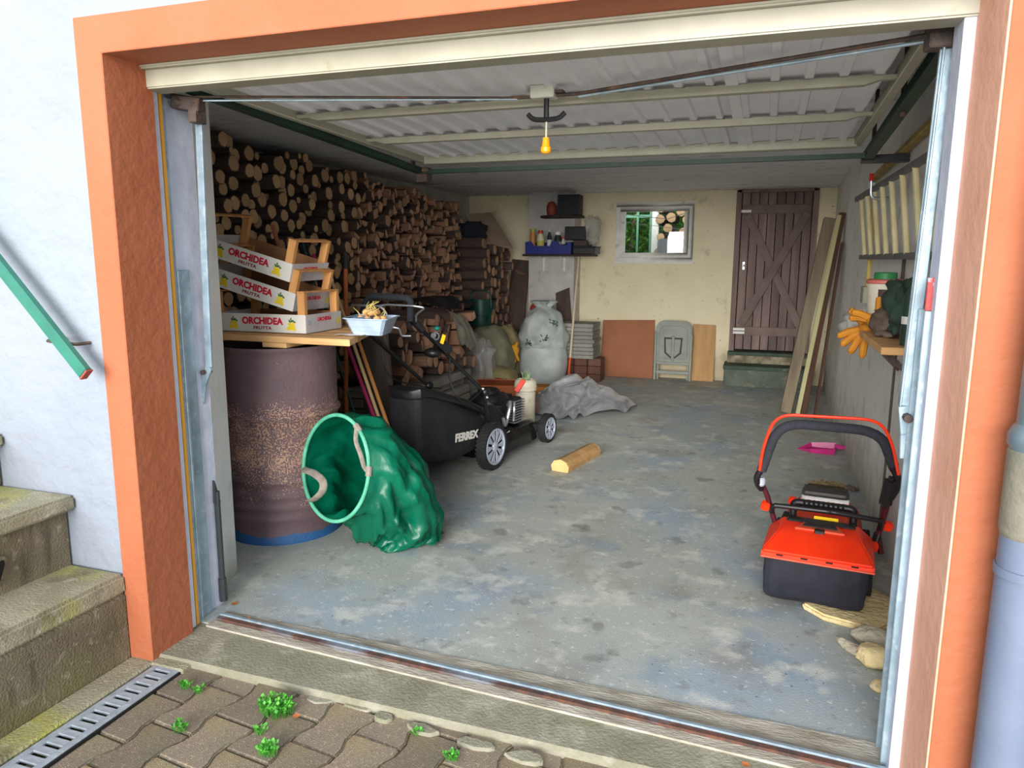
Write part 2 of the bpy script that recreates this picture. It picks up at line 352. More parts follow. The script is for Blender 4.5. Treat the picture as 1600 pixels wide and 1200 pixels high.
g.box(wx1, dx0, BY, BY+.2, -.1, CZ+.15).box(dx0, dx1, BY, BY+.2, -.1, dz0).box(dx1, 1, BY, BY+.2, -.1, CZ+.15).box(dx0, dx1, BY, BY+.2, dz1, CZ+.15)
struct('wall_back', g, m_back, smooth=False)
struct('wall_pier', MB().box(-2.80, -2.22, 8.80, BY, 0, CZ), m_pier, smooth=False)
# ceiling: boarded slabs running across, recessed joints
ceil = struct('ceiling', MB().box(-4, 1, 2.14, 9.3, CZ+.03, CZ+.14), m_dark, smooth=False)
y = 2.3
while y < 9.2:
    part('ceiling_board', MB().box(BX, .72, y+.006, min(y+.49, BY)-.006, CZ+rnd.uniform(-.004, .004), CZ+.03), m_ceil, ceil, bevel=.004); y += .49
# faint trowelled ridge in the slab
cv = smooth_path([W(842, 840, z=0), W(800, 868, z=0), W(770, 905, z=0), W(735, 950, z=0), W(690, 992, z=0)], 6)
g = MB(); vs = []
for i, p in enumerate(cv):
    t = i/(len(cv)-1); wd = .015+.02*math.sin(PI*t); vs += [p+Vector((-wd*1.5, 0, .0002)), p+Vector((-wd*.1, 0, 0.0022)), p+Vector((wd*.5, 0, .0002))]
for i in range(len(cv)-1): g.f += [(i*3, i*3+3, i*3+4, i*3+1), (i*3+1, i*3+4, i*3+5, i*3+2)]; g.m += [0, 0]
g.v = vs; struct('floor_ridge', g, m_floor)
# window in the back wall
fo = thing('window_1', None, None, (-1.31, BY, wz0)); fo['kind'] = 'structure'
def ringframe(x0, x1, z0, z1, t, y0, y1): return MB().box(x0, x1, y0, y1, z0, z0+t).box(x0, x1, y0, y1, z1-t, z1).box(x0, x0+t, y0, y1, z0+t, z1-t).box(x1-t, x1, y0, y1, z0+t, z1-t)
part('window_frame', ringframe(wx0-.03, wx1+.03, wz0-.03, wz1+.03, .055, BY-.03, BY+.06), m_winwhite, fo, bevel=.003)
part('window_sash', ringframe(wx0+.025, wx1-.025, wz0+.025, wz1-.025, .058, BY-.045, BY+.0), m_winwhite, fo, bevel=.003)
part('window_sill', MB().box(wx0-.05, wx1+.05, BY-.05, BY+.02, wz0-.05, wz0-.025), m_winwhite, fo, bevel=.003)
part('window_pane', MB().box(wx0+.08, wx1-.08, BY-.02, BY-.014, wz0+.08, wz1-.08), m_glass, fo, smooth=False)
part('window_wire', MB().tube([(wx0+.07, BY+.07, wz1-.11), (wx1-.3, BY+.08, wz1-.17), (wx1-.07, BY+.07, wz1-.10)], .004, 6).tube([(wx0+.07, BY+.07, wz1-.2), (wx1-.07, BY+.07, wz1-.3)], .003, 6), m_stl, fo)
# plank door in the back wall
do = thing('door_1', None, None, (.07, BY, dz0)); do['kind'] = 'structure'
part('door_frame', MB().box(dx0-.01, dx0+.05, BY-.05, BY+.05, dz0, dz1).box(dx1-.05, dx1+.01, BY-.05, BY+.05, dz0, dz1).box(dx0, dx1, BY-.05, BY+.05, dz1-.03, dz1), m_doorwood, do, bevel=.003)
n = 8; xx = np.linspace(dx0+.055, dx1-.055, n+1)
for i in range(n): part('plank', MB().box(xx[i]+.004, xx[i+1]-.004, BY-.022+rnd.uniform(-.004, .004), BY+.01, dz0+.02, dz1-.03), m_doorwood, do, bevel=.003)
part('door_backing', MB().box(dx0+.05, dx1-.05, BY+.01, BY+.03, dz0, dz1), m_dark, do)
X0, X1 = dx0+.06, dx1-.06
part('rail', MB().box(X0, X1, BY-.05, BY-.027, dz1-.27, dz1-.17), m_brace, do, bevel=.003)
part('rail', MB().box(X0, X1, BY-.05, BY-.027, dz0+.19, dz0+.29), m_brace, do, bevel=.003)
part('brace', MB().bar((X0+.05, BY-.064, dz0+.31), (X1-.04, BY-.064, dz1-.27), .09, .024, up=(0, 1, 0)), m_brace, do, bevel=.003)
part('brace', MB().bar((X0+.06, BY-.042, dz1-.28), (X1-.04, BY-.042, dz0+.30), .085, .02, up=(0, 1, 0)), m_brace, do, bevel=.003)
part('hinge', MB().box(X0-.01, X0+.10, BY-.062, BY-.05, dz1-.255, dz1-.225), m_winwhite, do, bevel=.002)
part('hinge', MB().box(X0-.03, X0+.10, BY-.064, BY-.05, dz0+.205, dz0+.235).box(X0-.03, X0+.10, BY-.064, BY-.05, dz0+.245, dz0+.275), m_winwhite, do, bevel=.002)
part('door_handle', MB().box(X0+.035, X0+.06, BY-.034, BY-.022, 1.33, 1.42).tube([(X0+.047, BY-.03, 1.39), (X0+.047, BY-.07, 1.39), (X0+.047, BY-.07, 1.36)], .008, 8), m_steel, do, bevel=.002)
# step in front of it
m_grst = mat('worn_green_step', (104, 112, 98), (84, 94, 82), 5, .85, bump=.4, layers=[((150, 144, 122), 8, .56, .68, .6)])
m_gred = mat('dark_green_edge', (60, 78, 64), (74, 90, 76), 9, .8, layers=[((150, 146, 120), 12, .6, .7, .5)])
st = thing('door_step', None, None, (0, 8.85, 0)); st['kind'] = 'structure'
part('lower_step', MB().box(-.40, .5, 8.72, BY, 0, .205), m_grst, st, bevel=.008)
part('lower_nosing', MB().box(-.41, .51, 8.70, BY, .2, .245), m_gred, st, bevel=.006)
part('upper_step', MB().box(-.38, .5, 8.98, BY, .24, .34), mat('flaking_step', (176, 168, 142), (120, 110, 86), 12, .9, bump=.8), st, bevel=.006)
part('door_sill', MB().box(-.38, .5, 8.96, BY+.02, .335, .375), m_gred, st, bevel=.005)
# outside steps on the left
ss = thing('outdoor_steps', None, None, (-2.6, 1.2, -.05)); ss['kind'] = 'structure'
def stepblock(n, x0, x1, y0, y1, z0, z1, mt, jit=.005, bev=.012):
    part(n, MB().box(x0, x1, y0, y1, z0, z1), mt, ss, bevel=bev, seg=2, jit=jit)
part('step', MB().box(-2.7, -2.15, -1.5, YF, -.3, .24), m_riser, ss, bevel=.012, jit=.004)
part('tread', MB().box(-2.7, -2.148, -1.5, YF-.001, .24, .312), m_mossstep, ss, bevel=.012, seg=2, jit=.006)
part('step', MB().box(-3.0, -2.40, -1.5, YF, .25, .53), m_riser, ss, bevel=.01, jit=.004)
part('tread', MB().box(-3.0, -2.355, -1.5, YF-.001, .53, .585), m_mossstep, ss, bevel=.01, seg=2, jit=.005)
part('step', MB().box(-3.4, -2.72, -1.5, YF, .58, .74), m_riser, ss, bevel=.01, jit=.004)
part('tread', MB().box(-3.4, -2.685, -1.5, YF-.001, .74, .79), m_mossstep, ss, bevel=.01, seg=2, jit=.005)
part('step', MB().box(-3.8, -3.02, -1.5, YF, .78, 1.0), m_mossstep, ss, bevel=.01)
part('pipe_end', MB().tube([(-2.46, 1.60, .42), (-2.385, 1.64, .40)], .055, 16).tube([(-2.40, 1.63, .404), (-2.382, 1.642, .399)], .042, 16, mi=1), [m_mossstep, m_dark], ss)
struct('kerb', MB().box(-2.15, -2.04, -1.5, YF-.01, -.3, -.012), m_mossstep, bevel=.008, jit=.004)
struct('kerb', MB().box(-2.15, -1.90, YF-.02, 2.0, -.3, -.014), m_mossstep, bevel=.005, jit=.004)
# channel drain
dr = thing('channel_drain', 'slotted grey metal drain grate beside the concrete steps', 'drain', (-1.975, .8, -.03))
part('channel', MB().box(-2.035, -2.028, -.2, 1.955, -.1, -.022).box(-1.915, -1.908, -.2, 1.955, -.1, -.022).box(-2.03, -1.91, -.2, 1.955, -.12, -.09), m_dark, dr)
part('grate_edge', MB().box(-2.03, -2.005, -.2, 1.952, -.028, -.018), m_drain, dr, bevel=.002)
part('grate_edge', MB().box(-1.94, -1.915, -.2, 1.952, -.028, -.018), m_drain, dr, bevel=.002)
part('grate_edge', MB().box(-2.005, -1.94, 1.935, 1.952, -.028, -.018), m_drain, dr, bevel=.002)
sl = MB().box(-.034, .034, -.0145, .0145, -.005, .005).mesh('slat', m_drain, bevel=.002)
y = 1.905
while y > .2: inst(sl, 'slat', dr, Matrix.Translation((-1.973+1.975, y-.8, .007))); y -= .043
# handrail
hr = thing('handrail', 'sloping green metal handrail on the white wall above the steps', 'handrail', (-2.1, 1.85, 1.08))
a = W(134, 584, y=1.84); b = W(-120, 262, y=1.84)
g = MB(); g.bar(a, b, .045, .028, up=(0, 1, 0)); part('rail', g, m_green_bar, hr, bevel=.004)
d = (b-a).normalized(); c = a+d*.17
part('bracket', MB().tube(fillet([c+Vector((.02, .0, -.012)), c+Vector((.05, .02, -.03)), c+Vector((.05, .085, -.03))], .02), .006, 6).tube(fillet([c+Vector((-.02, 0, -.02)), c+Vector((-.06, .01, -.02)), c+Vector((-.06, .085, -.02))], .02), .006, 6), m_galvrust, hr)
part('end_cap', MB().obox(a-d*.003, (.006, .026, .044), axes=frame(a, d, (0, 1, 0)).to_3x3()), mat('red_cap', (150, 70, 60), rough=.7), hr)
# downpipe
dp = thing('downpipe', 'pale zinc downpipe with a grey socket beside the orange jamb', 'pipe', (.585, 1.83, -.03))
cx, cy = .588, 1.835
part('upper_pipe', MB().tube([(cx, cy, 1.02), (cx, cy, 3.2)], .052, 28), m_pipe, dp)
part('collar', MB().lathe([(.052, 1.10), (.060, 1.09), (.066, 1.075), (.066, 1.055), (.060, 1.045), (.060, 1.02)], (cx, cy, 0), 28), m_pipe, dp)
part('socket', MB().lathe([(.058, 1.045), (.063, 1.04), (.063, .86), (.058, .845), (.054, .84)], (cx, cy, 0), 28), m_pipesock, dp)
part('lower_pipe', MB().tube([(cx, cy, -.04), (cx, cy, .86)], .0585, 28), m_pipelow, dp)
part('clamp', MB().lathe([(.059, .755), (.063, .755), (.063, .775), (.059, .775)], (cx, cy, 0), 28).box(cx-.01, cx+.01, cy+.05, YF, .755, .775), m_pipelow, dp)
# ================================================================== GARAGE DOOR
ZP = 2.035
gd = thing('garage_door', 'pale ribbed up-and-over garage door raised under the ceiling', 'garage door', (-.78, 2.15, 2.0))
# ribbed sheet: pans with ribs hanging down, running front to back
def zpan(y): return 2.075-(y-2.2)*.022
prof = []; x = -1.93; k = 0
while x < .38:
    prof += [(x, 0), (x+.066, 0), (x+.072, -.014), (x+.096, -.014), (x+.102, 0)]; x += .108
prof = [(a, b) for a, b in prof if a <= .385]
g = MB(); ys = [2.17, 2.8, 3.4, 4.08]
vs = [(px_, yy, zpan(yy)+pz) for yy in ys for (px_, pz) in prof]; n = len(prof)
fs = [(i*n+j, i*n+j+1, (i+1)*n+j+1, (i+1)*n+j) for i in range(len(ys)-1) for j in range(n-1)]
g.add(vs, fs); vs2 = [(a, b, c+.004) for a, b, c in vs]; g.add(vs2, fs)
part('ribbed_sheet', g, m_sheet, gd, ang=20)
part('seam_strip', MB().prism([(2.18, zpan(2.18)-.019), (4.06, zpan(4.06)-.019), (4.06, zpan(4.06)-.014), (2.18, zpan(2.18)-.014)], -.172, -.130, axis='x'), m_sheet, gd)
part('bottom_rail', MB().box(-2.066, .445, 2.10, 2.19, 2.018, 2.088).box(-2.066, .445, 2.075, 2.10, 2.078, 2.094), m_cream, gd, bevel=.005, seg=2)
part('gap_seal', MB().box(-2.06, .44, 2.09, 2.12, 2.088, 2.092), m_dark, gd)
for s_, x0 in ((0, -1.965), (1, .365)):
    part('side_rail', MB().prism([(2.19, zpan(2.19)-.035), (4.1, zpan(4.1)-.035), (4.1, zpan(4.1)+.01), (2.19, zpan(2.19)+.01)], x0, x0+.035, axis='x'), m_cream, gd, bevel=.003)
def hat(y, x0, x1, name='cross_bar'):
    z = zpan(y)-.016; t = .05
    g = MB(); h = .026
    secs = [(x0, .012, .022), (x0+t, .012, .022), (x0+t*2, h, .03), (x1-t*2, h, .03), (x1-t, .012, .022), (x1, .012, .022)]
    rings = [[Vector((xx, y-w_, z)), Vector((xx, y-w_*.6, z-hh)), Vector((xx, y+w_*.6, z-hh)), Vector((xx, y+w_, z))] for xx, hh, w_ in secs]
    g.loft(rings); part(name, g, m_cream, gd, ang=15)
hat(2.81, -1.93, .37); hat(3.39, -1.93, .37)
zr = zpan(4.06)
part('rear_rail', MB().box(-1.93, .38, 4.03, 4.08, zr-.045, zr), m_cream, gd, bevel=.004)
for i in range(21): part('rib_end', MB().box(-1.90+i*.108+.0, -1.90+i*.108+.066, 4.018, 4.03, zr-.012, zr-.002), m_cream, gd)
# lock, handle, cord
lx, ly = -.80, 2.68; lz = zpan(ly)
part('lock_box', MB().box(lx-.045, lx+.045, ly-.03, ly+.03, lz-.045, lz), mat('lock_cream', (206, 204, 190), rough=.5), gd, bevel=.004)
part('lock_bracket', MB().box(lx+.045, lx+.075, ly-.02, ly+.02, lz-.03, lz-.02).box(lx-.10, lx-.045, ly-.006, ly+.006, lz-.04, lz-.03).tube([(lx+.05, ly, lz-.035), (lx+.13, ly, lz-.035)], .006, 6), m_galvrust, gd)
part('door_handle', MB().tube([(lx+.01, ly, lz-.04), (lx+.01, ly, lz-.11)], .010, 8).tube(smooth_path([(lx-.06, ly, lz-.095), (lx-.03, ly, lz-.115), (lx+.05, ly, lz-.115), (lx+.08, ly, lz-.095)]), .009, 8), m_black, gd)
part('pull_cord', MB().tube([(lx+.012, ly, lz-.05), (lx+.010, ly+.0, lz-.185)], .0035, 6), mat('cord', (206, 196, 170), rough=.9), gd)
part('cord_knob', MB().lathe([(.001, .0), (.012, .0), (.015, -.03), (.019, -.035), (.019, -.05), (.012, -.056), (.001, -.056)], (lx+.010, ly, lz-.18), 12), mat('orange_knob', (252, 164, 20), rough=.4), gd)
part('locking_rod', MB().tube([(lx-.10, ly, lz-.035), (XL+.06, 2.26, 2.02)], .0045, 6), m_galvrust, gd)
part('locking_rod', MB().tube([(lx-.10, ly, lz-.040), (XL+.06, 2.28, 2.01)], .0035, 6), m_galv, gd)
part('locking_rod', MB().tube([(lx+.13, ly, lz-.035), (.36, 2.27, 2.025)], .0065, 6), m_galvrust, gd)
part('locking_rod', MB().tube([(lx+.13, ly, lz-.045), (.36, 2.31, 2.02)], .005, 6), m_galv, gd)
# roller brackets at the corners
part('corner_bracket', MB().obox((-2.03, 2.27, 2.0), (.11, .05, .05), (0, .15, .2)).obox((-2.0, 2.28, 1.965), (.035, .06, .07)).tube([(-2.06, 2.24, 2.0), (-2.0, 2.30, 2.0)], .018, 10), m_galvrust, gd, bevel=.004)
part('corner_bracket', MB().obox((.40, 2.27, 2.02), (.085, .06, .065), (0, 0, .1)), m_galvrust, gd, bevel=.004)
# lift arms (hang from the door corners)
def arm(pts, wd, th, mt):
    g = MB()
    for a, b in zip(pts[:-1], pts[1:]): g.bar(a, b, wd, th, up=(0, 1, 0))
    return g
part('lift_arm', arm([(-2.01, 2.3, 1.97), (-2.065, 2.33, 1.02), (-2.10, 2.33, .95), (-2.115, 2.33, .87)], .03, .012, m_galv), m_galv, gd, bevel=.002)
part('lift_arm', arm([(.408, 2.27, 2.0), (.386, 2.25, 1.05), (.398, 2.25, .97), (.402, 2.25, .9)], .034, .014, m_galv).bar((.398, 2.262, 2.0), (.372, 2.242, 1.05), .006, .03, up=(0, 1, 0)), m_galv, gd, bevel=.002)
part('arm_bolt', MB().tube([(-2.085, 2.31, 1.0), (-2.085, 2.36, 1.0)], .010, 8), m_galvrust, gd)
part('arm_bolt', MB().tube([(.392, 2.21, 1.02), (.392, 2.26, 1.02)], .012, 8), m_galvrust, gd)
# fixed rails
gr = thing('door_rail', 'galvanised upright door rail with yellow seal on the left jamb', 'rail', (-2.12, 2.25, 0))
part('back_plate', MB().box(-2.112, -2.105, 2.167, 2.37, 0, 2.02), m_white_frame, gr)
part('channel', MB().box(-2.104, -2.092, 2.215, 2.29, 0, 1.40).box(-2.104, -2.075, 2.21, 2.222, 0, 1.40), m_galv, gr, bevel=.002)
part('seal_strip', MB().box(-2.080, -2.070, 2.173, 2.187, 0, 2.02), mat('yellow_seal', (240, 168, 50), rough=.6), gr)
part('edge_strip', MB().box(-2.084, -2.076, 2.190, 2.206, 0, 2.02), m_galv, gr)
part('spring_strut', MB().tube([(-2.088, 2.35, .02), (-2.088, 2.35, .50)], .012, 10).tube([(-2.088, 2.35, .02), (-2.088, 2.35, .12)], .016, 10).prism([(2.335, .45), (2.365, .45), (2.337, .55)], -2.094, -2.082, axis='x'), mat('dark_strut', (70, 74, 76), rough=.5, metal=.4), gr)
gr2 = thing('door_rail', 'galvanised upright door rail with red paint at its top on the right jamb', 'rail', (.42, 2.2, 0))
part('channel', MB().box(.412, .424, 2.16, 2.25, 0, 1.32).box(.395, .424, 2.155, 2.165, 0, 1.32).box(.395, .424, 2.24, 2.25, 0, 1.32), m_galv, gr2, bevel=.002)
part('painted_end', MB().box(.410, .4245, 2.158, 2.252, 1.32, 1.405).box(.395, .424, 2.154, 2.165, 1.32, 1.405), m_redrust, gr2, bevel=.002)
part('edge_strip', MB().box(.424, .434, 2.135, 2.142, 0, 2.06), mat('brown_edge', (196, 176, 160), rough=.7), gr2)
tk = thing('door_track', 'dark green horizontal door track and cross bar under the raised door', 'track', (-.8, 3.2, 1.95))
def ztk(y): return 2.03-(y-2.25)*.045
part('track', MB().prism([(2.25, ztk(2.25)), (4.15, ztk(4.15)), (4.15, ztk(4.15)+.03), (2.25, ztk(2.25)+.03)], -2.01, -1.972, axis='x').prism([(2.25, ztk(2.25)), (4.15, ztk(4.15)), (4.15, ztk(4.15)+.045), (2.25, ztk(2.25)+.045)], -2.018, -2.008, axis='x'), m_green, tk)
part('track', MB().prism([(2.25, ztk(2.25)+.02), (4.25, ztk(4.25)), (4.25, ztk(4.25)+.04), (2.25, ztk(2.25)+.06)], .425, .47, axis='x'), m_green, tk)
part('cross_bar', MB().box(-2.0, .46, 4.10, 4.13, 1.945, 1.968), m_green, tk)
part('wall_bracket', MB().box(.42, .64, 4.2, 4.23, 1.93, 1.97), m_black, tk)
part('end_stop', MB().box(-2.025, -1.955, 4.12, 4.20, 1.90, 1.985).tube([(-2.0, 4.10, 1.965), (-1.93, 4.10, 1.965)], .012, 8), m_galvrust, tk, bevel=.003)
part('hanger', MB().box(.44, .455, 3.2, 3.23, 1.98, CZ), m_galvrust, tk); part('hanger', MB().box(.44, .455, 4.0, 4.03, 1.98, CZ), m_galvrust, tk); part('hanger', MB().box(-2.0, -1.985, 4.0, 4.03, 1.96, CZ), m_galvrust, tk)
# ================================================================== FIREWOOD
m_bark = mat('dark_bark', (132, 108, 96), (96, 80, 74), 14, .95, bump=1.2, bscale=60, stretch=(.4, 1, 1), rand=.25)
m_end = mat('pale_sawn_end', (206, 172, 132), (186, 146, 104), 20, .85, bump=.2, rand=.22, layers=[((150, 104, 68), 60, .6, .7, .5), ((120, 96, 80), 14, .6, .75, .5)])
m_endred = mat('reddish_sawn_end', (204, 160, 128), (180, 134, 106), 18, .85, bump=.3, rand=.26, layers=[((120, 88, 74), 16, .56, .7, .6)])
m_split = mat('split_wood_face', (204, 156, 122), (176, 130, 106), 12, .9, bump=.7, stretch=(.3, 2, 2), rand=.25)
def log_mesh(seed, kind, L=.42, n=9):
    r_ = random.Random(seed); g = MB()
    if kind == 'round': sec = [(math.cos(2*PI*i/n)*r_.uniform(.88, 1.08), math.sin(2*PI*i/n)*r_.uniform(.88, 1.08)) for i in range(n)]
    elif kind == 'half': sec = [(math.cos(PI*i/5), math.sin(PI*i/5)*r_.uniform(.8, 1)-.35) for i in range(6)]
    else:
        a0 = r_.uniform(0, 2); k = r_.choice([3, 4, 4, 5]); sec = [(math.cos(a0+2*PI*i/k)*r_.uniform(.8, 1.2), math.sin(a0+2*PI*i/k)*r_.uniform(.75, 1.15)) for i in range(k)]
        sec = [q for i, p in enumerate(sec) for q in (p, tuple(.5*(p[t]+sec[(i+1) % k][t])*1.04 for t in (0, 1)))]
    k = len(sec); xs = [-L/2, -L/6, L/6, L/2]; bx, by = r_.uniform(-.1, .1), r_.uniform(-.1, .1)
    rings = [[Vector((x, (a+bx*math.sin(i*1.5))*r_.uniform(.95, 1.05), (b+by*math.sin(i*1.5))*r_.uniform(.95, 1.05))) for a, b in sec] for i, x in enumerate(xs)]
    g.loft(rings, caps=False, mi=0)
    if kind != 'round':                  # split faces show wood on two sides
        cut = r_.randrange(k)
        for i, f in enumerate(g.f):
            if (f[0] % k-cut) % k < k*.45: g.m[i] = 2
    for e, x in ((3, L/2), (0, -L/2)):
        c = [p*1 for p in rings[e]]; inner = [Vector((x+(.002 if x > 0 else -.002), p.y*.9, p.z*.9)) for p in c]
        g.loft([c, inner], caps=False, mi=0); g.add(inner, [tuple(range(k))], 1)
    return g.mesh('firewood_log', [m_bark, m_end if kind == 'round' else m_endred, m_split], ang=50)
LOGR = [log_mesh(i, 'round') for i in range(12)]
LOGS = [log_mesh(50+i, 'split' if i % 3 else 'half') for i in range(16)]
LOGM = [log_mesh(80+i, 'round') for i in range(6)]
for me_ in LOGM: me_.materials[1] = m_endred
def pack(y0, y1, zlo, zhi, rmin, rmax, tries, seed, over=1.0):
    r_ = random.Random(seed); P = np.zeros((0, 3)); out = []
    for t in range(tries):
        r = rmax-(rmax-rmin)*min(1, (t/tries)**.6)*r_.uniform(.6, 1)
        y = r_.uniform(y0, y1); zb, zt = zlo(y), zhi(y); z = r_.uniform(zb, zt)
        if z > zt-r: continue
        if len(P) and (np.hypot(P[:, 0]-y, P[:, 1]-z) < (P[:, 2]+r)*over).any(): continue
        P = np.vstack([P, (y, z, r)]); out.append((y, z, r))
    return out
def zone(label, y, z, r, ys, zs, yn, zn):
    i = sum(y > q for q in ys); j = sum(z > q for q in zs); k = 'thick' if r > .05 else ('thin' if r < .034 else 'medium')
    return '%s %s, %s, %s' % (k, label, zn[j], yn[i])
def put_logs(pts, meshes, name, label, group, xf, L=.42, prot=.05, seed=1, cap=300, tilt=.05, base=.42, zn=None):
    r_ = random.Random(seed); pts = sorted(pts, key=lambda p: p[0]); rest = MB()
    for i, (y, z, r) in enumerate(pts):
        me = r_.choice(meshes); x = xf(y)+r_.uniform(-prot, prot)
        M = Matrix.Translation((x-L/2, y, z)) @ Euler((r_.uniform(0, 6.28), r_.uniform(-tilt, tilt), r_.uniform(-tilt, tilt))).to_matrix().to_4x4() @ Matrix.Diagonal((L/base, r, r, 1))
        if i < cap:
            o = inst(me, name, None, M); tag(o, zone(label, y, z, r, *zn) if zn else label, 'firewood', group)
        else: yield_mesh(rest, me, M)
    return rest
def yield_mesh(rest, me, M):
    rest.add([M @ v.co for v in me.vertices], [tuple(p.vertices) for p in me.polygons]); n = len(me.polygons)
    rest.m[-n:] = [p.material_index for p in me.polygons]
xfront = lambda y: -3.2-.02*math.sin(y*3)
zt1 = lambda y: 2.20-.02*(y-3.6)+.03*math.sin(y*7)
a = pack(3.55, 5.35, lambda y: .71, zt1, .020, .054, 9000, 3, 1.0)
rest1 = put_logs(a, LOGR, 'firewood_log', 'pale round log', 'round logs of the tall stack near the crates', xfront, prot=.06, seed=5, tilt=.04, zn=((4.0, 4.4, 4.9), (1.1, 1.5, 1.85), ('beside the left jamb', 'above the crates', 'behind the pole tips', 'where round logs meet split ones'), ('low rows', 'middle rows', 'upper rows', 'top rows')))
b = pack(5.35, 7.55, lambda y: .71, lambda y: 2.13-.03*(y-5.3)+.03*math.sin(y*6), .024, .058, 9000, 4, .93)
rest2 = put_logs(b, LOGS, 'split_log', 'reddish split log', 'split logs of the tall stack behind the black mower', xfront, prot=.035, seed=6, tilt=.03, zn=((5.9, 6.5, 7.0), (1.1, 1.5, 1.8), ('next to the round logs', 'above the mower handle', 'left of the stack end', 'at the stack end'), ('low rows', 'middle rows', 'upper rows', 'top rows')))
print('LOGS', len(a), len(b))
for q in (rest1, rest2): rest1 if q is rest1 else rest1.add(q.v, q.f) or rest1.m.__setitem__(slice(-len(q.f), None), q.m)
c = pack(3.55, 7.6, lambda y: .05, lambda y: .64, .05, .075, 2500, 9, .92)
r_ = random.Random(2)
for (y, z, r) in c: yield_mesh(rest1, r_.choice(LOGS), Matrix.Translation((-3.47, y, z)) @ Matrix.Diagonal((1, r, r, 1)))
single('firewood_base', rest1, [m_bark, m_endred, m_split], 'dark lower courses of split firewood under the tall wall stack', 'firewood', kind='stuff', ang=50)
# block of long dark logs sticking out at the far end of the stack
d = pack(7.68, 8.75, lambda y: .08, lambda y: 1.70-.13*(y-7.6), .028, .062, 6000, 12, .99)
for _ in [put_logs(d, LOGM+LOGR[:2], 'bark_log', 'barked crosswise log', 'crosswise logs in front of the cream wall', lambda y: -2.98-.05*(y-7.7), L=.72, prot=.06, seed=8, tilt=.03, zn=((7.95, 8.3), (.5, .9, 1.3), ('block front', 'block middle', 'block side near the cream wall'), ('low rows', 'middle rows', 'upper rows', 'top rows')))]: pass
# low pile on slabs behind the black mower
e = pack(5.25, 6.55, lambda y: .46, lambda y: 1.02-.10*abs(y-5.9), .035, .07, 2600, 21, 1.0)
put_logs(e, LOGM[:3]+LOGS, 'short_log', 'short brown log of the low pile', 'low log pile resting on grey slabs', lambda y: -2.74+.06*(y-5.2), L=.45, prot=.05, seed=31, tilt=.08, zn=((5.6, 6.1), (.6, .75, .9), ('near the dark plank', 'behind the mower switch', 'near the grey cloth'), ('low rows', 'middle rows', 'upper rows', 'top rows')))
m_slab = mat('grey_concrete_slab', (168, 166, 158), (144, 142, 134), 6, .9, bump=.6, rand=.1, layers=[((120, 112, 100), 9, .6, .72, .5)])
r_ = random.Random(5); z = 0
for k in range(5):
    o_ = r_.uniform(-.04, .04); x1 = -2.70+o_
    single('concrete_slab', MB().box(-3.18, x1, 5.10+r_.uniform(-.03, .03), 6.55, z+.002, z+.078), m_slab, ['grey concrete slab lying on the floor under the low log pile', 'second grey slab from the floor under the low log pile', 'middle grey slab of five under the low log pile', 'fourth grey slab from the floor under the low log pile', 'top grey slab carrying the low log pile'][k], 'slab', 'slabs under the low log pile', bevel=.008, jit=.006); z += .08
# ================================================================== DRUM
dcx, dcy, dr_ = -2.42, 3.24, .30
m_drum = mat('rusty_drum_steel', (118, 94, 97), (100, 80, 85), 5, .62, bump=.4, bscale=70, metal=.0,
  layers=[((206, 162, 122), 55, .50, .56, .0)])
def drum_mat():
    M = m_drum; nt = M.node_tree; N = nt.nodes; L = nt.links; p = N['Principled BSDF']
    base = p.inputs['Base Color'].links[0].from_socket
    tc = N.new('ShaderNodeTexCoord'); sx = N.new('ShaderNodeSeparateXYZ'); L.new(tc.outputs['Object'], sx.inputs[0])
    def noi(s, d=6):
        n = N.new('ShaderNodeTexNoise'); n.inputs['Scale'].default_value = s; n.inputs['Detail'].default_value = d; L.new(tc.outputs['Object'], n.inputs['Vector']); return n.outputs['Fac']
    def math_(op, a, b=None, c=None):
        n = N.new('ShaderNodeMath'); n.operation = op
        for i, v in enumerate((a, b, c)):
            if v is None: continue
            if isinstance(v, (int, float)): n.inputs[i].default_value = v
            else: L.new(v, n.inputs[i])
        return n.outputs[0]
    # wear band in the middle of the shell
    rp = N.new('ShaderNodeValToRGB'); L.new(sx.outputs[2], rp.inputs[0]); cr = rp.color_ramp
    for pos, v in ((0, .1), (.14, .0), (.2, .35), (.30, .6), (.44, 1), (.58, .92), (.70, .75), (.78, .12), (1, 0)):
        el = cr.elements.new(pos) if pos not in (0, 1) else cr.elements[0 if pos == 0 else -1]; el.color = (v, v, v, 1)
    f = math_('MULTIPLY_ADD', rp.outputs[0], .30, math_('MULTIPLY_ADD', noi(7), .45, math_('MULTIPLY_ADD', noi(130, 3), 1.0, -.98)))
    f = math_('MULTIPLY', f, 12); cl = N.new('ShaderNodeClamp'); L.new(f, cl.inputs[0])
    mx = N.new('ShaderNodeMix'); mx.data_type = 'RGBA'; L.new(cl.outputs[0], mx.inputs[0]); L.new(base, mx.inputs[6]); mx.inputs[7].default_value = lin((192, 152, 126))
    # blue paint left at the foot
    b = math_('MULTIPLY_ADD', noi(9), -.06, math_('SUBTRACT', .085, sx.outputs[2])); b = math_('MULTIPLY', b, 90); cb = N.new('ShaderNodeClamp'); L.new(b, cb.inputs[0])
    m2 = N.new('ShaderNodeMix'); m2.data_type = 'RGBA'; L.new(cb.outputs[0], m2.inputs[0]); L.new(mx.outputs[2], m2.inputs[6]); m2.inputs[7].default_value = lin((36, 88, 140))
    L.new(m2.outputs[2], p.inputs['Base Color'])
drum_mat()
dm = thing('oil_drum', 'rusty purple-brown steel oil drum with blue foot under the plank top', 'drum', (dcx, dcy, 0))
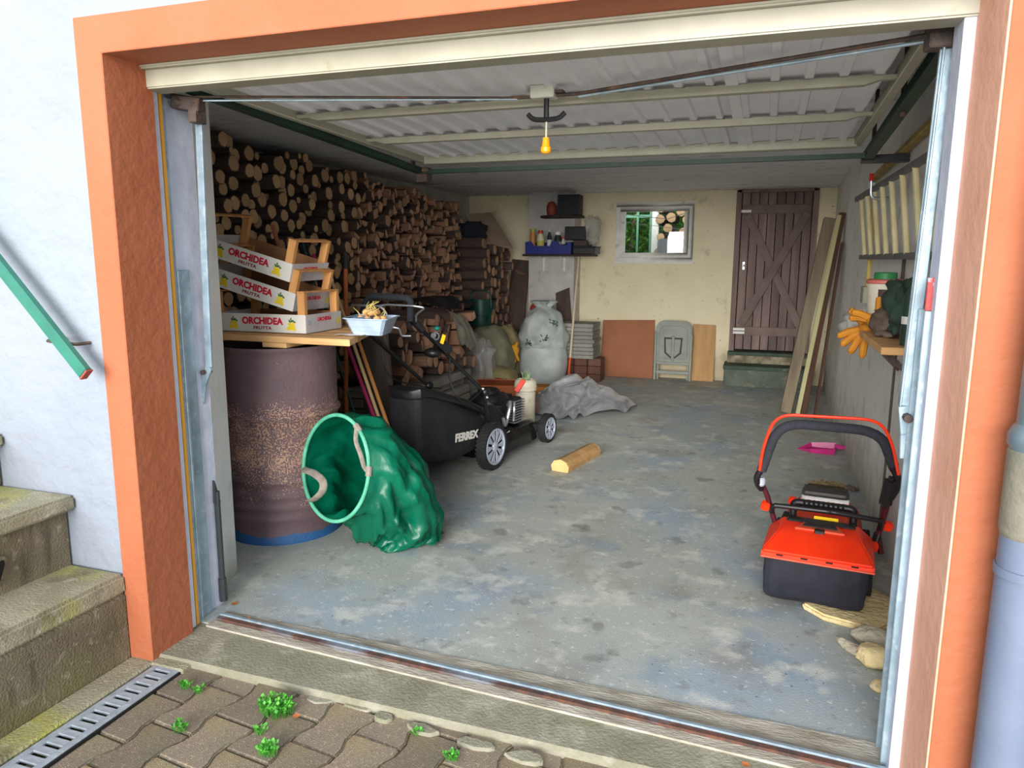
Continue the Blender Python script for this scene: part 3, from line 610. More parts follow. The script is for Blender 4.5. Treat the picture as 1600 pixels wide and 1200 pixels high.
def hoop(z, h=.014, w_=.022): return [(dr_, z-w_), (dr_+h*.7, z-w_*.5), (dr_+h, z), (dr_+h*.7, z+w_*.5), (dr_, z+w_)]
prof = [(dr_-.02, .012), (dr_+.006, .0), (dr_+.008, .018), (dr_, .03)]
for z, h in ((.13, .006), (.19, .006), (.25, .006), (.33, .014), (.66, .016)): prof += hoop(z, h)
prof += [(dr_, .95), (dr_+.002, .985), (dr_+.010, .995), (dr_+.008, 1.008), (dr_-.004, 1.008), (dr_-.008, .98), (dr_-.008, .05)]
part('shell', MB().lathe(prof, (dcx, dcy, 0), 64), m_drum, dm, ang=60)
part('drum_floor', MB().lathe([(.001, .02), (dr_-.005, .02)], (dcx, dcy, 0), 48), m_dark, dm)
# ================================================================== PLANK TOP, CRATES, BASKET
m_board = mat('pale_pine_board', (232, 186, 130), (214, 164, 108), 5, .7, bump=.3, stretch=(.5, 3, 3), layers=[((176, 124, 76), 9, .6, .72, .5, (.4, 3, 3))])
bd = thing('plank_top', 'pale pine plank top laid over the rusty drum', 'board', (-2.3, 3.35, 1.011))
p0 = W(546, 531, z=1.07); p1 = W(588, 510, z=1.07)
d_ = (p1-p0); 
for k in range(4):
    a0 = p0+d_*(k/4+.006); a1 = p0+d_*((k+1)/4-.006); xl = -2.95
    part('plank', MB().prism([(xl, a0.y+.02), (a0.x, a0.y), (a1.x, a1.y), (xl, a1.y+.02)], 1.038, 1.07), m_board, bd, bevel=.003)
part('cleat', MB().box(-2.34, -2.20, p0.y-.006+.03, p1.y, 1.011, 1.037), m_board, bd, bevel=.003)
part('cleat', MB().box(-2.88, -2.76, p0.y+.03, p1.y, 1.011, 1.037), m_board, bd, bevel=.003)
m_crwhite = mat('white_printed_board', (232, 230, 224), (222, 218, 208), 8, .7)
m_crgrey = mat('grey_printed_board', (204, 204, 206), (190, 188, 190), 8, .7)
m_crbrown = mat('brown_cardboard', (170, 120, 82), (156, 108, 72), 6, .85)
m_crwood = mat('poplar_wood', (216, 158, 96), (196, 136, 78), 8, .75, stretch=(3, 3, .6), bump=.2)
m_red = mat('print_red', (206, 24, 58), rough=.6); m_wine = mat('print_wine', (140, 36, 52), rough=.6)
m_lemon = mat('print_yellow', (240, 214, 40), rough=.6); m_leafp = mat('print_green', (70, 112, 40), rough=.6); m_blue = mat('print_blue', (120, 170, 214), rough=.6)
CL, CW, CH, CP = .56, .34, .092, .20
def crate(name, label, o, rz, tilt, roll=0):
    # local frame: origin at the front right bottom corner; the box runs towards -x and +y
    t = thing(name, label, 'crate', o, rot=(roll, tilt, rz), group='fruit crates on the plank top')
    P = dict(local=True)
    part('front_panel', MB().box(-CL, 0, 0, .005, 0, CH), m_crwhite, t, **P)
    part('rear_panel', MB().box(-CL, 0, CW-.005, CW, 0, CH), m_crbrown, t, **P)
    part('end_panel', MB().box(-.005, 0, .005, CW-.005, 0, CH), m_crgrey, t, **P)
    part('end_panel', MB().box(-CL, -CL+.005, .005, CW-.005, 0, CH), m_crgrey, t, **P)
    part('tray_floor', MB().box(-CL+.005, -.005, .005, CW-.005, .004, .010), m_crbrown, t, **P)
    for x in (-.05, -CL+.008):
        for y in (.006, CW-.034):
            part('corner_post', MB().prism([(x, y), (x+.042, y), (x+.042, y+.028), (x, y+.028)] if 1 else [], .011, CP), m_crwood, t, bevel=.002, **P)
        part('end_bar', MB().box(x, x+.042, .006, CW-.006, CP+.0005, CP+.008), m_crwood, t, bevel=.001, **P)
    F_ = lambda x, z: frame((x, -.0008, z), (1, 0, 0), (0, 0, 1))
    tx = MB()
    part('front_print', text_mb('ORCHIDEA', .047, F_(-.255, CH*.60), off=.0022, depth=.0006, sx=1.02), m_red, t, **P)
    part('small_print', text_mb('FRUTTA', .022, F_(-.255, CH*.22), off=.0006, depth=.0006, sx=1.35), m_wine, t, **P)
    for k, x0 in enumerate((-.085, -.43)):
        g = MB()
        for (dx, dz, r) in ((0, .028, .013), (-.016, .022, .010), (.014, .026, .011), (-.008, .044, .010), (.012, .044, .010), (.020, .018, .008)): g.lathe([(.0001, -.001), (r, -.0008), (r, .0)], (x0+dx, -.0004, dz), 10, axis='y')
        part('fruit_print', g, m_lemon, t, **P)
        g = MB()
        for (dx, dz, r, a) in ((.006, .060, .014, .4), (-.008, .060, .011, 2.2), (.0, .070, .010, 1.2), (.020, .056, .011, -.3)):
            g.add([Vector((x0+dx+r*math.cos(a+q)*(1 if i % 2 == 0 else .45), -.0016, dz+r*math.sin(a+q)*(1 if i % 2 == 0 else .45))) for i, q in enumerate((0, PI/2, PI, 3*PI/2))], [(0, 1, 2, 3)])
        part('leaf_print', g, m_leafp, t, **P)
    E_ = frame((.0008, CW*.5, CH*.68), (0, 1, 0), (0, 0, 1))
    part('end_print', text_mb('ORCHIDEA', .026, E_, off=.001, depth=.0005), m_red, t, **P)
    part('end_fruit', MB().add([(.001, CW*.86, .03), (.001, CW*.93, .03), (.001, CW*.93, .06), (.001, CW*.86, .06)], [(0, 1, 2, 3)]), m_lemon, t, smooth=False, **P)
    part('end_ring', MB().lathe([(.010, 0), (.013, 0), (.013, .0006), (.010, .0006)], (.0008, CW*.1, CH*.55), 14, axis='x'), m_blue, t, **P)
    return t
crate('fruit_crate', 'lowest white printed fruit crate, lying flat on the plank top', (W(478, 512, y=3.12).x, 3.12, 1.0745), .02, 0)
c2 = W(457, 487, y=3.14); crate('fruit_crate', 'middle fruit crate, tilted between the other two', c2, .02, math.radians(15))
c3 = W(452, 441, y=3.13); crate('fruit_crate', 'topmost fruit crate, tilted, open end bar over the pole tips', c3, .03, math.radians(15.5), math.radians(1))
# paper under the basket, basket, bulbs
single('paper_scrap', MB().grid(6, 3, lambda u, v: Vector((-1.99+u*.14, 3.11+v*.07, 1.074+.004*abs(math.sin(u*5+v*3))))), m_crwhite, 'crumpled white paper scrap beside the basket on the plank top', 'paper', solid=0)
m_bask = mat('pale_blue_basket', (176, 194, 214), (160, 178, 200), 20, .5)
bk = thing('plastic_basket', 'pale blue plastic basket holding dried bulbs on the plank corner', 'basket', (-1.86, 3.3, 1.072))
b0 = Vector((-1.955, 3.14)); ex = Vector((.235, .0)); ey = Vector((-.06, .26))
def bring(z, k): 
    cc = b0+ex*.5+ey*.5; q = []
    for (sx, sy) in ((-1, -1), (1, -1), (1, 1), (-1, 1)):
        for (fx, fy) in (((.86, 1), (1, .86)) if sx*sy < 0 else ((1, .86), (.86, 1))):
            p = cc+ex*.5*sx*k*fx+ey*.5*sy*k*fy; q.append(Vector((p.x, p.y, z)))
    return q
z0 = 1.0725
part('tub', MB().loft([bring(z0, .70), bring(z0+.085, .98), bring(z0+.085, 1.06), bring(z0+.081, 1.06), bring(z0+.080, .97), bring(z0+.006, .69)]), m_bask, bk)
for k in range(3):
    g = MB(); kk = .76+k*.07; zz = z0+.02+k*.022; q = bring(zz, kk+.006); g.tube(q, .0018, 4, closed=True); part('lattice_ring', g, m_stl, bk)
m_bulb = mat('dry_bulb_skin', (208, 162, 108), (178, 128, 78), 30, .8, bump=.4, rand=.2)
m_stalk = mat('dry_stalk', (206, 178, 110), (150, 150, 70), 12, .9)
r_ = random.Random(11); cb = b0+ex*.5+ey*.45
for k in range(14):
    lay = k//7; a_ = k*2.4; rr = (.075 if lay == 0 else .035)*r_.uniform(.5, 1.1)
    x, y, z = cb.x+rr*math.cos(a_)*1.2, cb.y+rr*math.sin(a_), z0+.075+lay*.032
    bl = thing('dried_bulb', 'brown dried bulb with stalk heaped in the pale blue basket', 'bulb', (x, y, z-.02), group='dried bulbs in the basket')
    part('bulb', MB().ball((x, y, z), (.021, .021, .018), 10, 7), m_bulb, bl)
    part('stalk', MB().tube([(x, y, z+.012), (x+r_.uniform(-.02, .02), y+r_.uniform(-.02, .02), z+.035), (x+r_.uniform(-.035, .05), y+r_.uniform(-.03, .03), z+.055)], [.004, .003, .0015], 5), m_stalk, bl)
single('cloth_rag', MB().grid(10, 8, lambda u, v: Vector((-1.94+u*.10, 3.17+v*.13, z0+.083+.008*nn((u*4, v*4, 0))))), mat('blue_rag', (120, 160, 196), rough=.9), 'small blue rag in the left of the pale blue basket', 'rag')
# ================================================================== POLES BEHIND THE DRUM
def pole(name, label, px0, px1, yt, yb, r, col, tip=None, cat='pole', col2=None):
    a = W(*px0, y=yt); b = W(*px1, y=yb); d = (b-a); 
    if d.z < 0: b = a+d*((a.z-.008)/-d.z)
    t = thing(name, label, cat, (b.x, b.y, 0)); 
    part('shaft', MB().tube([a, b], r, 10), mat(name+label[:9], col, col2, 10, .5), t)
    if tip:
        c = a+(b-a).normalized()*tip[1]; part('grip', MB().tube([a-(b-a).normalized()*.002, c], r*1.18, 10), mat('grip'+label[:9], tip[0], rough=.5), t, label=tip[2])
pole('broom_handle', 'magenta broom handle leaning behind the plank top', (490, 398), (584, 650), 4.25, 4.0, .012, (172, 40, 92), cat='broom handle')
pole('tool_handle', 'pale wooden tool handle with a white tip behind the top crate', (512, 420), (592, 652), 4.2, 4.02, .011, (222, 190, 138), ((228, 226, 220), .09, 'white tip'), cat='handle')
pole('tool_handle', 'orange wooden handle with black grip, upright behind the basket', (540, 394), (541, 640), 4.35, 4.3, .015, (190, 100, 50), ((30, 28, 30), .11, 'black grip'), cat='handle')
pole('wooden_stick', 'brown wooden stick leaning right of the magenta handle', (549, 500), (601, 650), 4.15, 3.95, .012, (186, 126, 66), cat='stick')
pole('garden_cane', 'teal green coated cane leaning behind the crates', (472, 378), (549, 630), 4.4, 4.3, .008, (34, 96, 88), cat='cane')
single('wooden_lath', MB().tube([W(426, 352, y=3.72), W(452, 440, y=3.62)]+[Vector((-2.36, 3.60, 1.075))], .012, 8), mat('lath_wood', (170, 108, 74), rough=.8), 'reddish wooden lath poking up behind the top crate', 'lath')
a = W(566, 520, y=4.45); b = W(600, 660, y=4.4)
single('dark_plank', MB().prism([(-2.62, 0), (-2.34, 0), (-2.42, .98), (-2.60, 1.0)], 4.42, 4.45, axis='y'), mat('dark_grey_wood', (92, 80, 74), (74, 64, 60), 5, .9, bump=.5, stretch=(3, 3, .4)), 'dark weathered plank standing behind the leaning handles', 'plank', bevel=.003)
# ================================================================== JERRYCAN, RED BAG
m_olive = mat('olive_plastic', (108, 124, 66), (92, 108, 56), 8, .5)
jc = thing('jerrycan', 'olive green jerrycan behind the green leaf bag', 'jerrycan', (W(578, 670, y=3.72).x, 3.74, 0), rotz=.12)
part('body', MB().box(-.15, .14, -.10, .09, 0, .40), m_olive, jc, local=True, bevel=.035, seg=3)
part('rib_panel', MB().box(-.10, .09, -.104, -.099, .05, .32), m_olive, jc, local=True, bevel=.002)
part('handle', MB().tube(fillet([(-.08, 0, .39), (-.08, 0, .44), (.05, 0, .44), (.05, 0, .39)], .03), .012, 8), m_olive, jc, local=True)
part('cap', MB().lathe([(.001, .43), (.028, .43), (.03, .39), (.03, .38)], (.10, 0, 0), 14), m_black, jc, local=True)
m_redbag = mat('red_plastic_bag', (204, 26, 44), (160, 20, 56), 9, .35, bump=.5, bscale=30)
def crumple(seed, amp, f=2.2):
    return lambda d: 1+amp*nn(d, f, seed)+amp*.6*abs(nn(d, f*2.4, seed+9))
def sack(name, label, cat, c, r, mt, seed, amp=.16, nu=40, nv=26, sq=.7, group=None, flat=True, f=2.2, top=None, make=True):
    """a filled sack: superellipsoid, wrinkled, flattened where it stands"""
    g = MB(); c = Vector(c); vs = []; cr_ = crumple(seed, amp, f)
    for i in range(nv+1):
        t = PI*i/nv
        for j in range(nu):
            a_ = 2*PI*j/nu; pw = lambda v: math.copysign(abs(v)**sq, v)
            d = Vector((math.sin(t)*math.cos(a_), math.sin(t)*math.sin(a_), math.cos(t))); k = cr_(d)
            st = abs(math.sin(t))**sq
            v = Vector((st*pw(math.cos(a_))*r[0]*k, st*pw(math.sin(a_))*r[1]*k, pw(math.cos(t))*r[2]*(1+.5*(k-1))))
            if top and v.z > 0: s_ = 1-(1-top)*min(1, v.z/r[2])**1.5; v.x *= s_; v.y *= s_
            if flat: v.z = max(v.z, -r[2]*.93)
            vs.append(c+v)
    fs = [(i*nu+j, (i+1)*nu+j, (i+1)*nu+(j+1) % nu, i*nu+(j+1) % nu) for i in range(nv) for j in range(nu)]
    g.add(vs, fs)
    if not make: return g
    return single(name, g, mt, label, cat, group, ang=80)
sack('red_bag', 'crumpled red plastic bag beside the black mower bag', 'bag', (W(620, 690, y=3.86).x, 3.86, .165), (.065, .07, .175), m_redbag, 4, .35, f=3, top=.5)
# ================================================================== GREEN LEAF BAG
m_tarpg = mat('green_woven_plastic', (0, 116, 86), (0, 96, 70), 3.5, .33, bump=.5, bscale=22, layers=[((34, 140, 112), 6, .60, .72, .4)])
def translucent(M, col, amt):
    nt = M.node_tree; N = nt.nodes; L = nt.links; p = N['Principled BSDF']; out = N['Material Output']
    tr = N.new('ShaderNodeBsdfTranslucent'); tr.inputs[0].default_value = lin(col); mx = N.new('ShaderNodeMixShader'); mx.inputs[0].default_value = amt
    L.new(p.outputs[0], mx.inputs[1]); L.new(tr.outputs[0], mx.inputs[2]); L.new(mx.outputs[0], out.inputs[0])
translucent(m_tarpg, (8, 150, 110), .22)
m_hoop = mat('pale_green_hem', (96, 184, 150), (72, 160, 128), 18, .6, bump=.3)
m_strap = mat('grey_webbing', (150, 140, 128), (128, 120, 110), 30, .9, bump=.3)
lb = thing('leaf_bag', 'green woven pop-up leaf bag slumped against the rusty drum', 'garden bag', (-1.86, 3.3, 0))
n_ = Vector((-.12, -.97, .22)).normalized(); rc = W(524, 731, y=2.955)
uu = n_.cross(Vector((0, 0, 1))).normalized(); vv = uu.cross(n_).normalized()
if vv.z < 0: vv = -vv
RR = .196; EX = 1.30
uu, vv = (uu*math.cos(.12)-vv*math.sin(.12)), (vv*math.cos(.12)+uu*math.sin(.12))
def ringpts(c, nrm, r, n=64, up=None, ex_=1):
    u_ = nrm.cross(Vector((0, 0, 1))).normalized(); v_ = u_.cross(nrm).normalized(); v_ = v_ if v_.z > 0 else -v_
    u_, v_ = (u_*math.cos(.12)-v_*math.sin(.12)), (v_*math.cos(.12)+u_*math.sin(.12))
    return [c+u_*math.cos(2*PI*j/n)*r+v_*math.sin(2*PI*j/n)*r*ex_ for j in range(n)]
secs = [(rc, n_, RR, EX), (rc+Vector((.035, .06, -.01)), Vector((-.2, -.92, .26)), .205, 1.26), (rc+Vector((.075, .12, -.035)), Vector((-.3, -.86, .33)), .225, 1.17), (Vector((-1.83, 3.16, .30)), Vector((-.4, -.76, .42)), .25, 1.03),
        (Vector((-1.79, 3.22, .25)), Vector((-.48, -.6, .55)), .275, .92), (Vector((-1.765, 3.26, .20)), Vector((-.5, -.5, .66)), .268, .85), (Vector((-1.745, 3.29, .15)), Vector((-.45, -.4, .78)), .258, .82), (Vector((-1.735, 3.30, .10)), Vector((-.3, -.3, .9)), .25, .8), (Vector((-1.73, 3.30, .05)), Vector((-.1, -.1, 1)), .245, .8), (Vector((-1.73, 3.30, .012)), Vector((-.03, -.02, 1)), .23, .8)]
def densify(secs, k=3):
    out = []
    for i in range(len(secs)-1):
        for j in range(k):
            t = j/k; a_, b_ = secs[i], secs[i+1]; out.append((a_[0].lerp(b_[0], t), a_[1].normalized().lerp(b_[1].normalized(), t), a_[2]*(1-t)+b_[2]*t, a_[3]*(1-t)+b_[3]*t))
    return out+[secs[-1]]
rings = []
ds = densify(secs, 4)
for i, (c_, nr, r, e_) in enumerate(ds):
    q = ringpts(c_, nr.normalized(), r, 72, ex_=e_); amp = min(1, i/6)*.024; rg = []
    for j, p in enumerate(q):
        th_ = 2*PI*j/72; fold = abs(nn((math.cos(th_)*2.6, math.sin(th_)*2.6, i*.05), 1, 3))+.45*abs(nn((math.cos(th_)*6, math.sin(th_)*6, i*.12), 1, 8))
        dd = (p-c_).normalized(); p2 = p+dd*(amp*(1.6-fold*5.2))+noise.noise_vector(p*9)*.010*min(1, i/5)+noise.noise_vector(p*24)*.004*min(1, i/3)
        p2.z = max(p2.z, .006); rg.append(p2)
    rings.append(rg)
g = MB().loft(rings, caps=False); g.add(rings[-1], [tuple(range(72))])
part('bag_body', g, m_tarpg, lb, ang=180)
part('hoop', MB().tube(ringpts(rc, n_, RR, 64, ex_=EX), .0095, 8, closed=True), m_hoop, lb)
def strap(pts, wd=.036):
    q = smooth_path(pts, 5); g = MB(); g.tube(q, wd*.5, 8, sq=.28); return g
L_ = rc-uu*RR if (rc-uu*RR).x < rc.x else rc+uu*RR; sg = -1 if L_ == rc-uu*RR else 1
q_ = lambda a, r, out: rc+uu*sg*math.cos(a)*r*RR+vv*math.sin(a)*r*RR*EX+n_*out
q2 = lambda a, b, out: rc+uu*sg*RR*a+vv*RR*EX*b+n_*out
part('carry_strap', strap([q2(1.0, -.02, .0), q2(.72, -.04, .05), q2(.35, -.10, .07), q2(.05, -.24, .08), q2(.10, -.42, .07), q2(.42, -.58, .05), q2(.83, -.64, .0)]), m_strap, lb)
part('carry_strap', strap([q_(2.3, 1.0, .008), q_(2.5, .84, .015), q_(2.8, .76, -.01), q_(3.1, .86, .0), q_(3.2, 1.0, .01)], .022), m_strap, lb)
for a_ in (2.30, 3.2): part('strap_sleeve', MB().tube([q_(a_-.09, 1.0, 0), q_(a_, 1.004, 0), q_(a_+.09, 1.0, 0)], .015, 8), m_strap, lb)
# ================================================================== BLACK PETROL MOWER
mo = thing('petrol_mower', 'black push mower with grass bag and pale grey wheel discs', 'lawn mower', (-2.0, 4.7, 0), rotz=-math.radians(10))
MO = ORG[mo]; MI = MO.inverted()
def Lm(px, py, **k): return MI @ W(px, py, **k)
P = dict(local=True)
# local frame: +y is forward, x right; rear axle near y=0
def wheel(parent, c, R, wd, side, name='wheel', disc=None, tyre=None, spokes=10, hub=.18):
    c = Vector(c); s_ = side
    ty = part(name, MB().lathe([(R*.74, -wd*.45), (R*.93, -wd*.5), (R, -wd*.3), (R, wd*.3), (R*.93, wd*.5), (R*.74, wd*.45)], c, 40, axis='x'), tyre or m_rubber, parent, local=True)
    g = MB()
    for i in range(36):
        a = 2*PI*i/36
        for q in (-1, 1): g.obox(c+Vector((q*wd*.26, math.cos(a+q*.05)*R, math.sin(a+q*.05)*R)), (wd*.4, R*.085, R*.04), (a-PI/2, 0, 0))
    tr = part('tread', g, tyre or m_rubber, ty, local=True, smooth=False)
    xo = wd*.5*s_
    g = MB().lathe([(R*.66, xo*.6), (R*.77, xo*.95), (R*.77, xo*1.08), (R*.70, xo*1.08), (R*.66, xo*.7)], c, 40, axis='x')
    part('rim', g, disc or m_stl, ty, local=True)
    g = MB()
    for i in range(spokes):
        a = 2*PI*i/spokes; da = PI/spokes*.72
        pts = [(math.cos(a-da*.45)*R*.2, math.sin(a-da*.45)*R*.2), (math.cos(a-da)*R*.68, math.sin(a-da)*R*.68), (math.cos(a+da)*R*.68, math.sin(a+da)*R*.68), (math.cos(a+da*.45)*R*.2, math.sin(a+da*.45)*R*.2)]
        g.prism(pts, xo*.78, xo*.95, axis='x', c=c)
    part('spoke_disc', g, disc or m_stl, ty, local=True, bevel=.002)
    part('hub', MB().lathe([(.0005, xo*1.12), (R*.13, xo*1.12), (R*.20, xo*.98), (R*.22, xo*.7)], c, 20, axis='x'), disc or m_stl, ty, local=True)
    part('inner_disc', MB().lathe([(.001, xo*.3), (R*.72, xo*.3)], c, 30, axis='x'), m_black, ty, local=True)
    return ty
wheel(mo, (.275, -.02, .165), .165, .07, 1); wheel(mo, (-.275, -.02, .165), .165, .07, -1)
wheel(mo, (.27, .86, .115), .115, .06, 1, spokes=8); wheel(mo, (-.27, .86, .115), .115, .06, -1, spokes=8)
# deck
def deckring(z, k, f=0): 
    pts = []
    for i in range(36):
        a = 2*PI*i/36; sx = math.copysign(abs(math.cos(a))**.45, math.cos(a)); sy = math.copysign(abs(math.sin(a))**.5, math.sin(a))
        pts.append(Vector((sx*.245*k, .43+sy*.42*k, z)))
    return pts
part('deck', MB().loft([deckring(.055, 1.04), deckring(.09, 1.02), deckring(.15, 1.0), deckring(.19, .93), deckring(.205, .8), deckring(.21, .3)], caps=True), mat('gloss_black', (16, 16, 18), rough=.22, coat=.4), mo, **P)
for q in (-1, 1):
    part('axle_housing', MB().box(q*.225-.03, q*.225+.03, -.08, .10, .12, .26), m_black, mo, bevel=.02, seg=2, **P)
    part('front_bracket', MB().box(q*.225-.025, q*.225+.025, .74, .90, .10, .18), m_black, mo, bevel=.012, **P)
# engine
en = part('engine', MB().lathe([(.10, .21), (.13, .23), (.15, .30), (.155, .36), (.15, .40), (.12, .44), (.001, .46)], (0, .42, 0), 28, sy=1.05), m_black, mo, **P)
part('engine_shroud', MB().box(-.14, .15, .30, .58, .33, .43), m_black, en, bevel=.03, seg=2, **P)
g = MB()
for k in range(9): g.box(.10, .205, .44, .60, .225+k*.02, .232+k*.02)
part('cooling_fins', g, m_steel, en, bevel=.001, **P)
part('cylinder', MB().box(.11, .19, .46, .58, .22, .41), m_black, en, bevel=.01, **P)
part('fuel_pipe', MB().tube(smooth_path([(.17, .40, .37), (.20, .37, .40), (.215, .34, .36), (.21, .31, .28), (.215, .27, .25), (.21, .25, .31)]), .015, 10), m_steel, en, **P)
part('fuel_pipe', MB().tube(smooth_path([(.20, .43, .25), (.21, .42, .33), (.20, .44, .38)]), .011, 8), m_steel, en, **P)
part('muffler_guard', MB().box(-.10, .10, .58, .70, .24, .36), m_black, en, bevel=.02, **P)
part('start_cap', MB().lathe([(.06, .43), (.085, .44), (.085, .47), (.05, .485), (.001, .487)], (-.01, .42, 0), 24), m_black, en, **P)
part('rear_flap', MB().prism([(-.10, .30), (.20, .22), (.22, .40), (-.02, .44)], -.22, .22, axis='x'), m_black, mo, bevel=.008, **P)
# grass bag: loft from the mower back to the bag's rear
def bagsec(xl, xr, y, z0, z1, e=.45, n=40, sk=0):
    cx, cz, rx, rz = (xl+xr)/2, (z0+z1)/2, (xr-xl)/2, (z1-z0)/2; pw = lambda v: math.copysign(abs(v)**e, v)
    return [Vector((cx+pw(math.cos(2*PI*i/n))*rx, y+sk*pw(math.cos(2*PI*i/n)), cz+pw(math.sin(2*PI*i/n))*rz)) for i in range(n)]
rr = [bagsec(-.22, .215, .02, .17, .37), bagsec(-.22, .235, -.14, .14, .44), bagsec(-.18, .24, -.34, .13, .53), bagsec(-.12, .225, -.52, .15, .60), bagsec(-.06, .20, -.66, .18, .645, .4), bagsec(-.05, .19, -.72, .195, .66, .4), bagsec(-.03, .165, -.745, .22, .655, .45), bagsec(.0, .13, -.75, .26, .62, .5)]
def dens(rings, k=3):
    out = []
    for i in range(len(rings)-1):
        for j in range(k): out.append([a.lerp(b, j/k) for a, b in zip(rings[i], rings[i+1])])
    return out+[rings[-1]]
g = MB().loft([[p+noise.noise_vector(p*7)*.010 for p in r] for r in dens(rr, 4)])
bg_ = part('grass_bag', g, m_bfab, mo, ang=60, **P)
# hard lid of the bag
lid = [bagsec(-.235, .24, .02, .35, .405, .3), bagsec(-.19, .255, -.30, .49, .545, .3), bagsec(-.06, .215, -.66, .605, .665, .3), bagsec(-.05, .20, -.735, .60, .675, .3), bagsec(-.0, .14, -.765, .60, .655, .3)]
part('bag_lid', MB().loft(dens(lid, 3)), m_black, bg_, ang=50, **P)
# lettering on the bag side
tA = Lm(700, 695, y=4.12); tB = Lm(746, 680, y=4.42)
def side_x(y): return np.interp(y, [-.72, -.66, -.52, -.34, -.14, .02], [.19, .20, .225, .24, .235, .215])+.012
ya, yb = -.47, -.12; pA = Vector((side_x(ya), ya, .305)); pB = Vector((side_x(yb), yb, .275))
ctr = (pA+pB)/2+Vector((.004, 0, 0))
part('bag_lettering', text_mb('FERREX', .072, frame(ctr, pB-pA, (0, 0, 1)), off=.0035, depth=.001, sx=1.12), m_crwhite, bg_, label='white lettering on the bag side', **P)
# handle: tubes from the axle housing up and back
hr_ = Lm(646, 505, y=4.03); hl_ = Lm(566, 500, y=4.10)
ax_r = Vector((.225, .03, .24)); ax_l = Vector((-.225, .03, .24)); kr = Vector((.215, -.14, .55)); kl = Vector((-.215, -.14, .55))
tr_, tl_ = Vector((.20, -.60, 1.0)), Vector((-.20, -.60, 1.0))
kr = Lm(756, 612, y=4.46); kl = Lm(668, 602, y=4.52); tr_ = Lm(652, 508, y=4.14); tl_ = Lm(578, 522, y=4.26)
gr_ = Lm(641, 500, y=4.07); gl_ = Lm(560, 505, y=4.17); cr_ = Lm(642, 466, y=4.02); cl_ = Lm(576, 462, y=4.12)
part('lower_tube', MB().tube([ax_r, kr], .014, 12), m_black, mo, **P); part('lower_tube', MB().tube([ax_l, kl], .014, 12), m_black, mo, **P)
part('upper_tube', MB().tube([kr, tr_, gr_], .013, 12), m_black, mo, **P); part('upper_tube', MB().tube([kl, tl_, gl_], .013, 12), m_black, mo, **P)
part('foam_grip', MB().tube(fillet([gr_, cr_+Vector((0, 0, .0)), cl_, gl_], .045, 5), .021, 12), m_foam, mo, **P)
for c_ in (kr, kl): part('clamp_knob', MB().ball(c_+Vector((.02, 0, 0)), (.022, .035, .03), 12, 8), m_black, mo, **P)
part('label_plate', MB().bar(kr+(tr_-kr)*.06+Vector((.016, 0, 0)), kr+(ax_r-kr)*.14+Vector((.016, 0, 0)), .028, .006, up=(0, 1, 0)), m_crwhite, mo, bevel=.002, **P)
b1 = [Lm(550, 477, y=4.0), Lm(592, 478, y=4.0), Lm(602, 486, y=4.0), Lm(612, 511, y=4.03), Lm(624, 513, y=4.05), Lm(627, 525, y=4.07), Lm(642, 525, y=4.1)]
part('bail_bar', MB().tube(fillet(b1, .015, 3), .0065, 8), m_steel, mo, **P)
b2 = [Lm(572, 488, y=4.05), Lm(582, 479, y=4.03), Lm(604, 476, y=4.0), Lm(645, 478, y=4.0), Lm(664, 481, y=4.02), Lm(650, 492, y=4.06), Lm(650, 502, y=4.1)]
part('drive_bar', MB().tube(fillet(b2, .02, 3), .0065, 8), m_steel, mo, **P)
sw = Lm(684, 535, y=4.2); dirh = (tr_-kr).normalized()
part('control_bracket', MB().bar(tr_+dirh*.07, tr_-dirh*.06, .045, .04), m_black, mo, bevel=.008, **P)
part('switch_box', MB().bar(sw+dirh*.06+Vector((.02, 0, .0)), sw-dirh*.09+Vector((.02, 0, .0)), .075, .055), m_black, mo, bevel=.012, seg=2, **P)
part('battery', MB().ball(Lm(676, 551, y=4.16), (.055, .05, .032), 16, 10), m_black, mo, **P)
part('cup_ring', MB().lathe([(.018, 0), (.026, 0), (.026, .006), (.018, .006)], Lm(681, 525, y=4.13), 18, axis='y'), m_steel, mo, **P)
part('silver_dial', MB().lathe([(.001, -.012), (.016, -.012), (.018, 0)], Lm(678, 524, y=4.13), 16, axis='y'), m_steel, mo, **P)
part('yellow_sticker', MB().obox(Lm(692, 530, y=4.13), (.026, .003, .06), (0, .35, 0)), m_yellow, mo, bevel=.001, **P)
part('teal_cap', MB().ball(Lm(683, 513, y=4.16), (.02, .02, .014), 12, 8), mat('teal_cap', (10, 120, 108), rough=.4), mo, **P)
part('cable', MB().tube(smooth_path([Lm(597, 546, y=4.25), Lm(600, 572, y=4.25), Lm(615, 592, y=4.3), Lm(655, 603, y=4.4), Lm(690, 607, y=4.5)], 5), .004, 6), m_black, mo, **P)
part('cable', MB().tube(smooth_path([Lm(703, 560, y=4.25), Lm(703, 592, y=4.25), Lm(713, 618, y=4.25), Lm(728, 629, y=4.3), Lm(748, 615, y=4.4), Lm(752, 608, y=4.45)], 5), .005, 6), m_black, mo, **P)
part('cable', MB().tube([Lm(752, 612, y=4.46), Lm(792, 655, y=4.8)], .004, 6), m_black, mo, **P)
# ================================================================== ORANGE CORDLESS MOWER
rm = thing('cordless_mower', 'orange-red cordless mower with black bag on the stone slab', 'lawn mower', (.29, 3.35, 0), rotz=-math.radians(6))
RI = ORG[rm].inverted()
def Lr(px, py, **k): return RI @ W(px, py, **k)
m_maroon = mat('maroon_tube', (74, 22, 30), rough=.35)
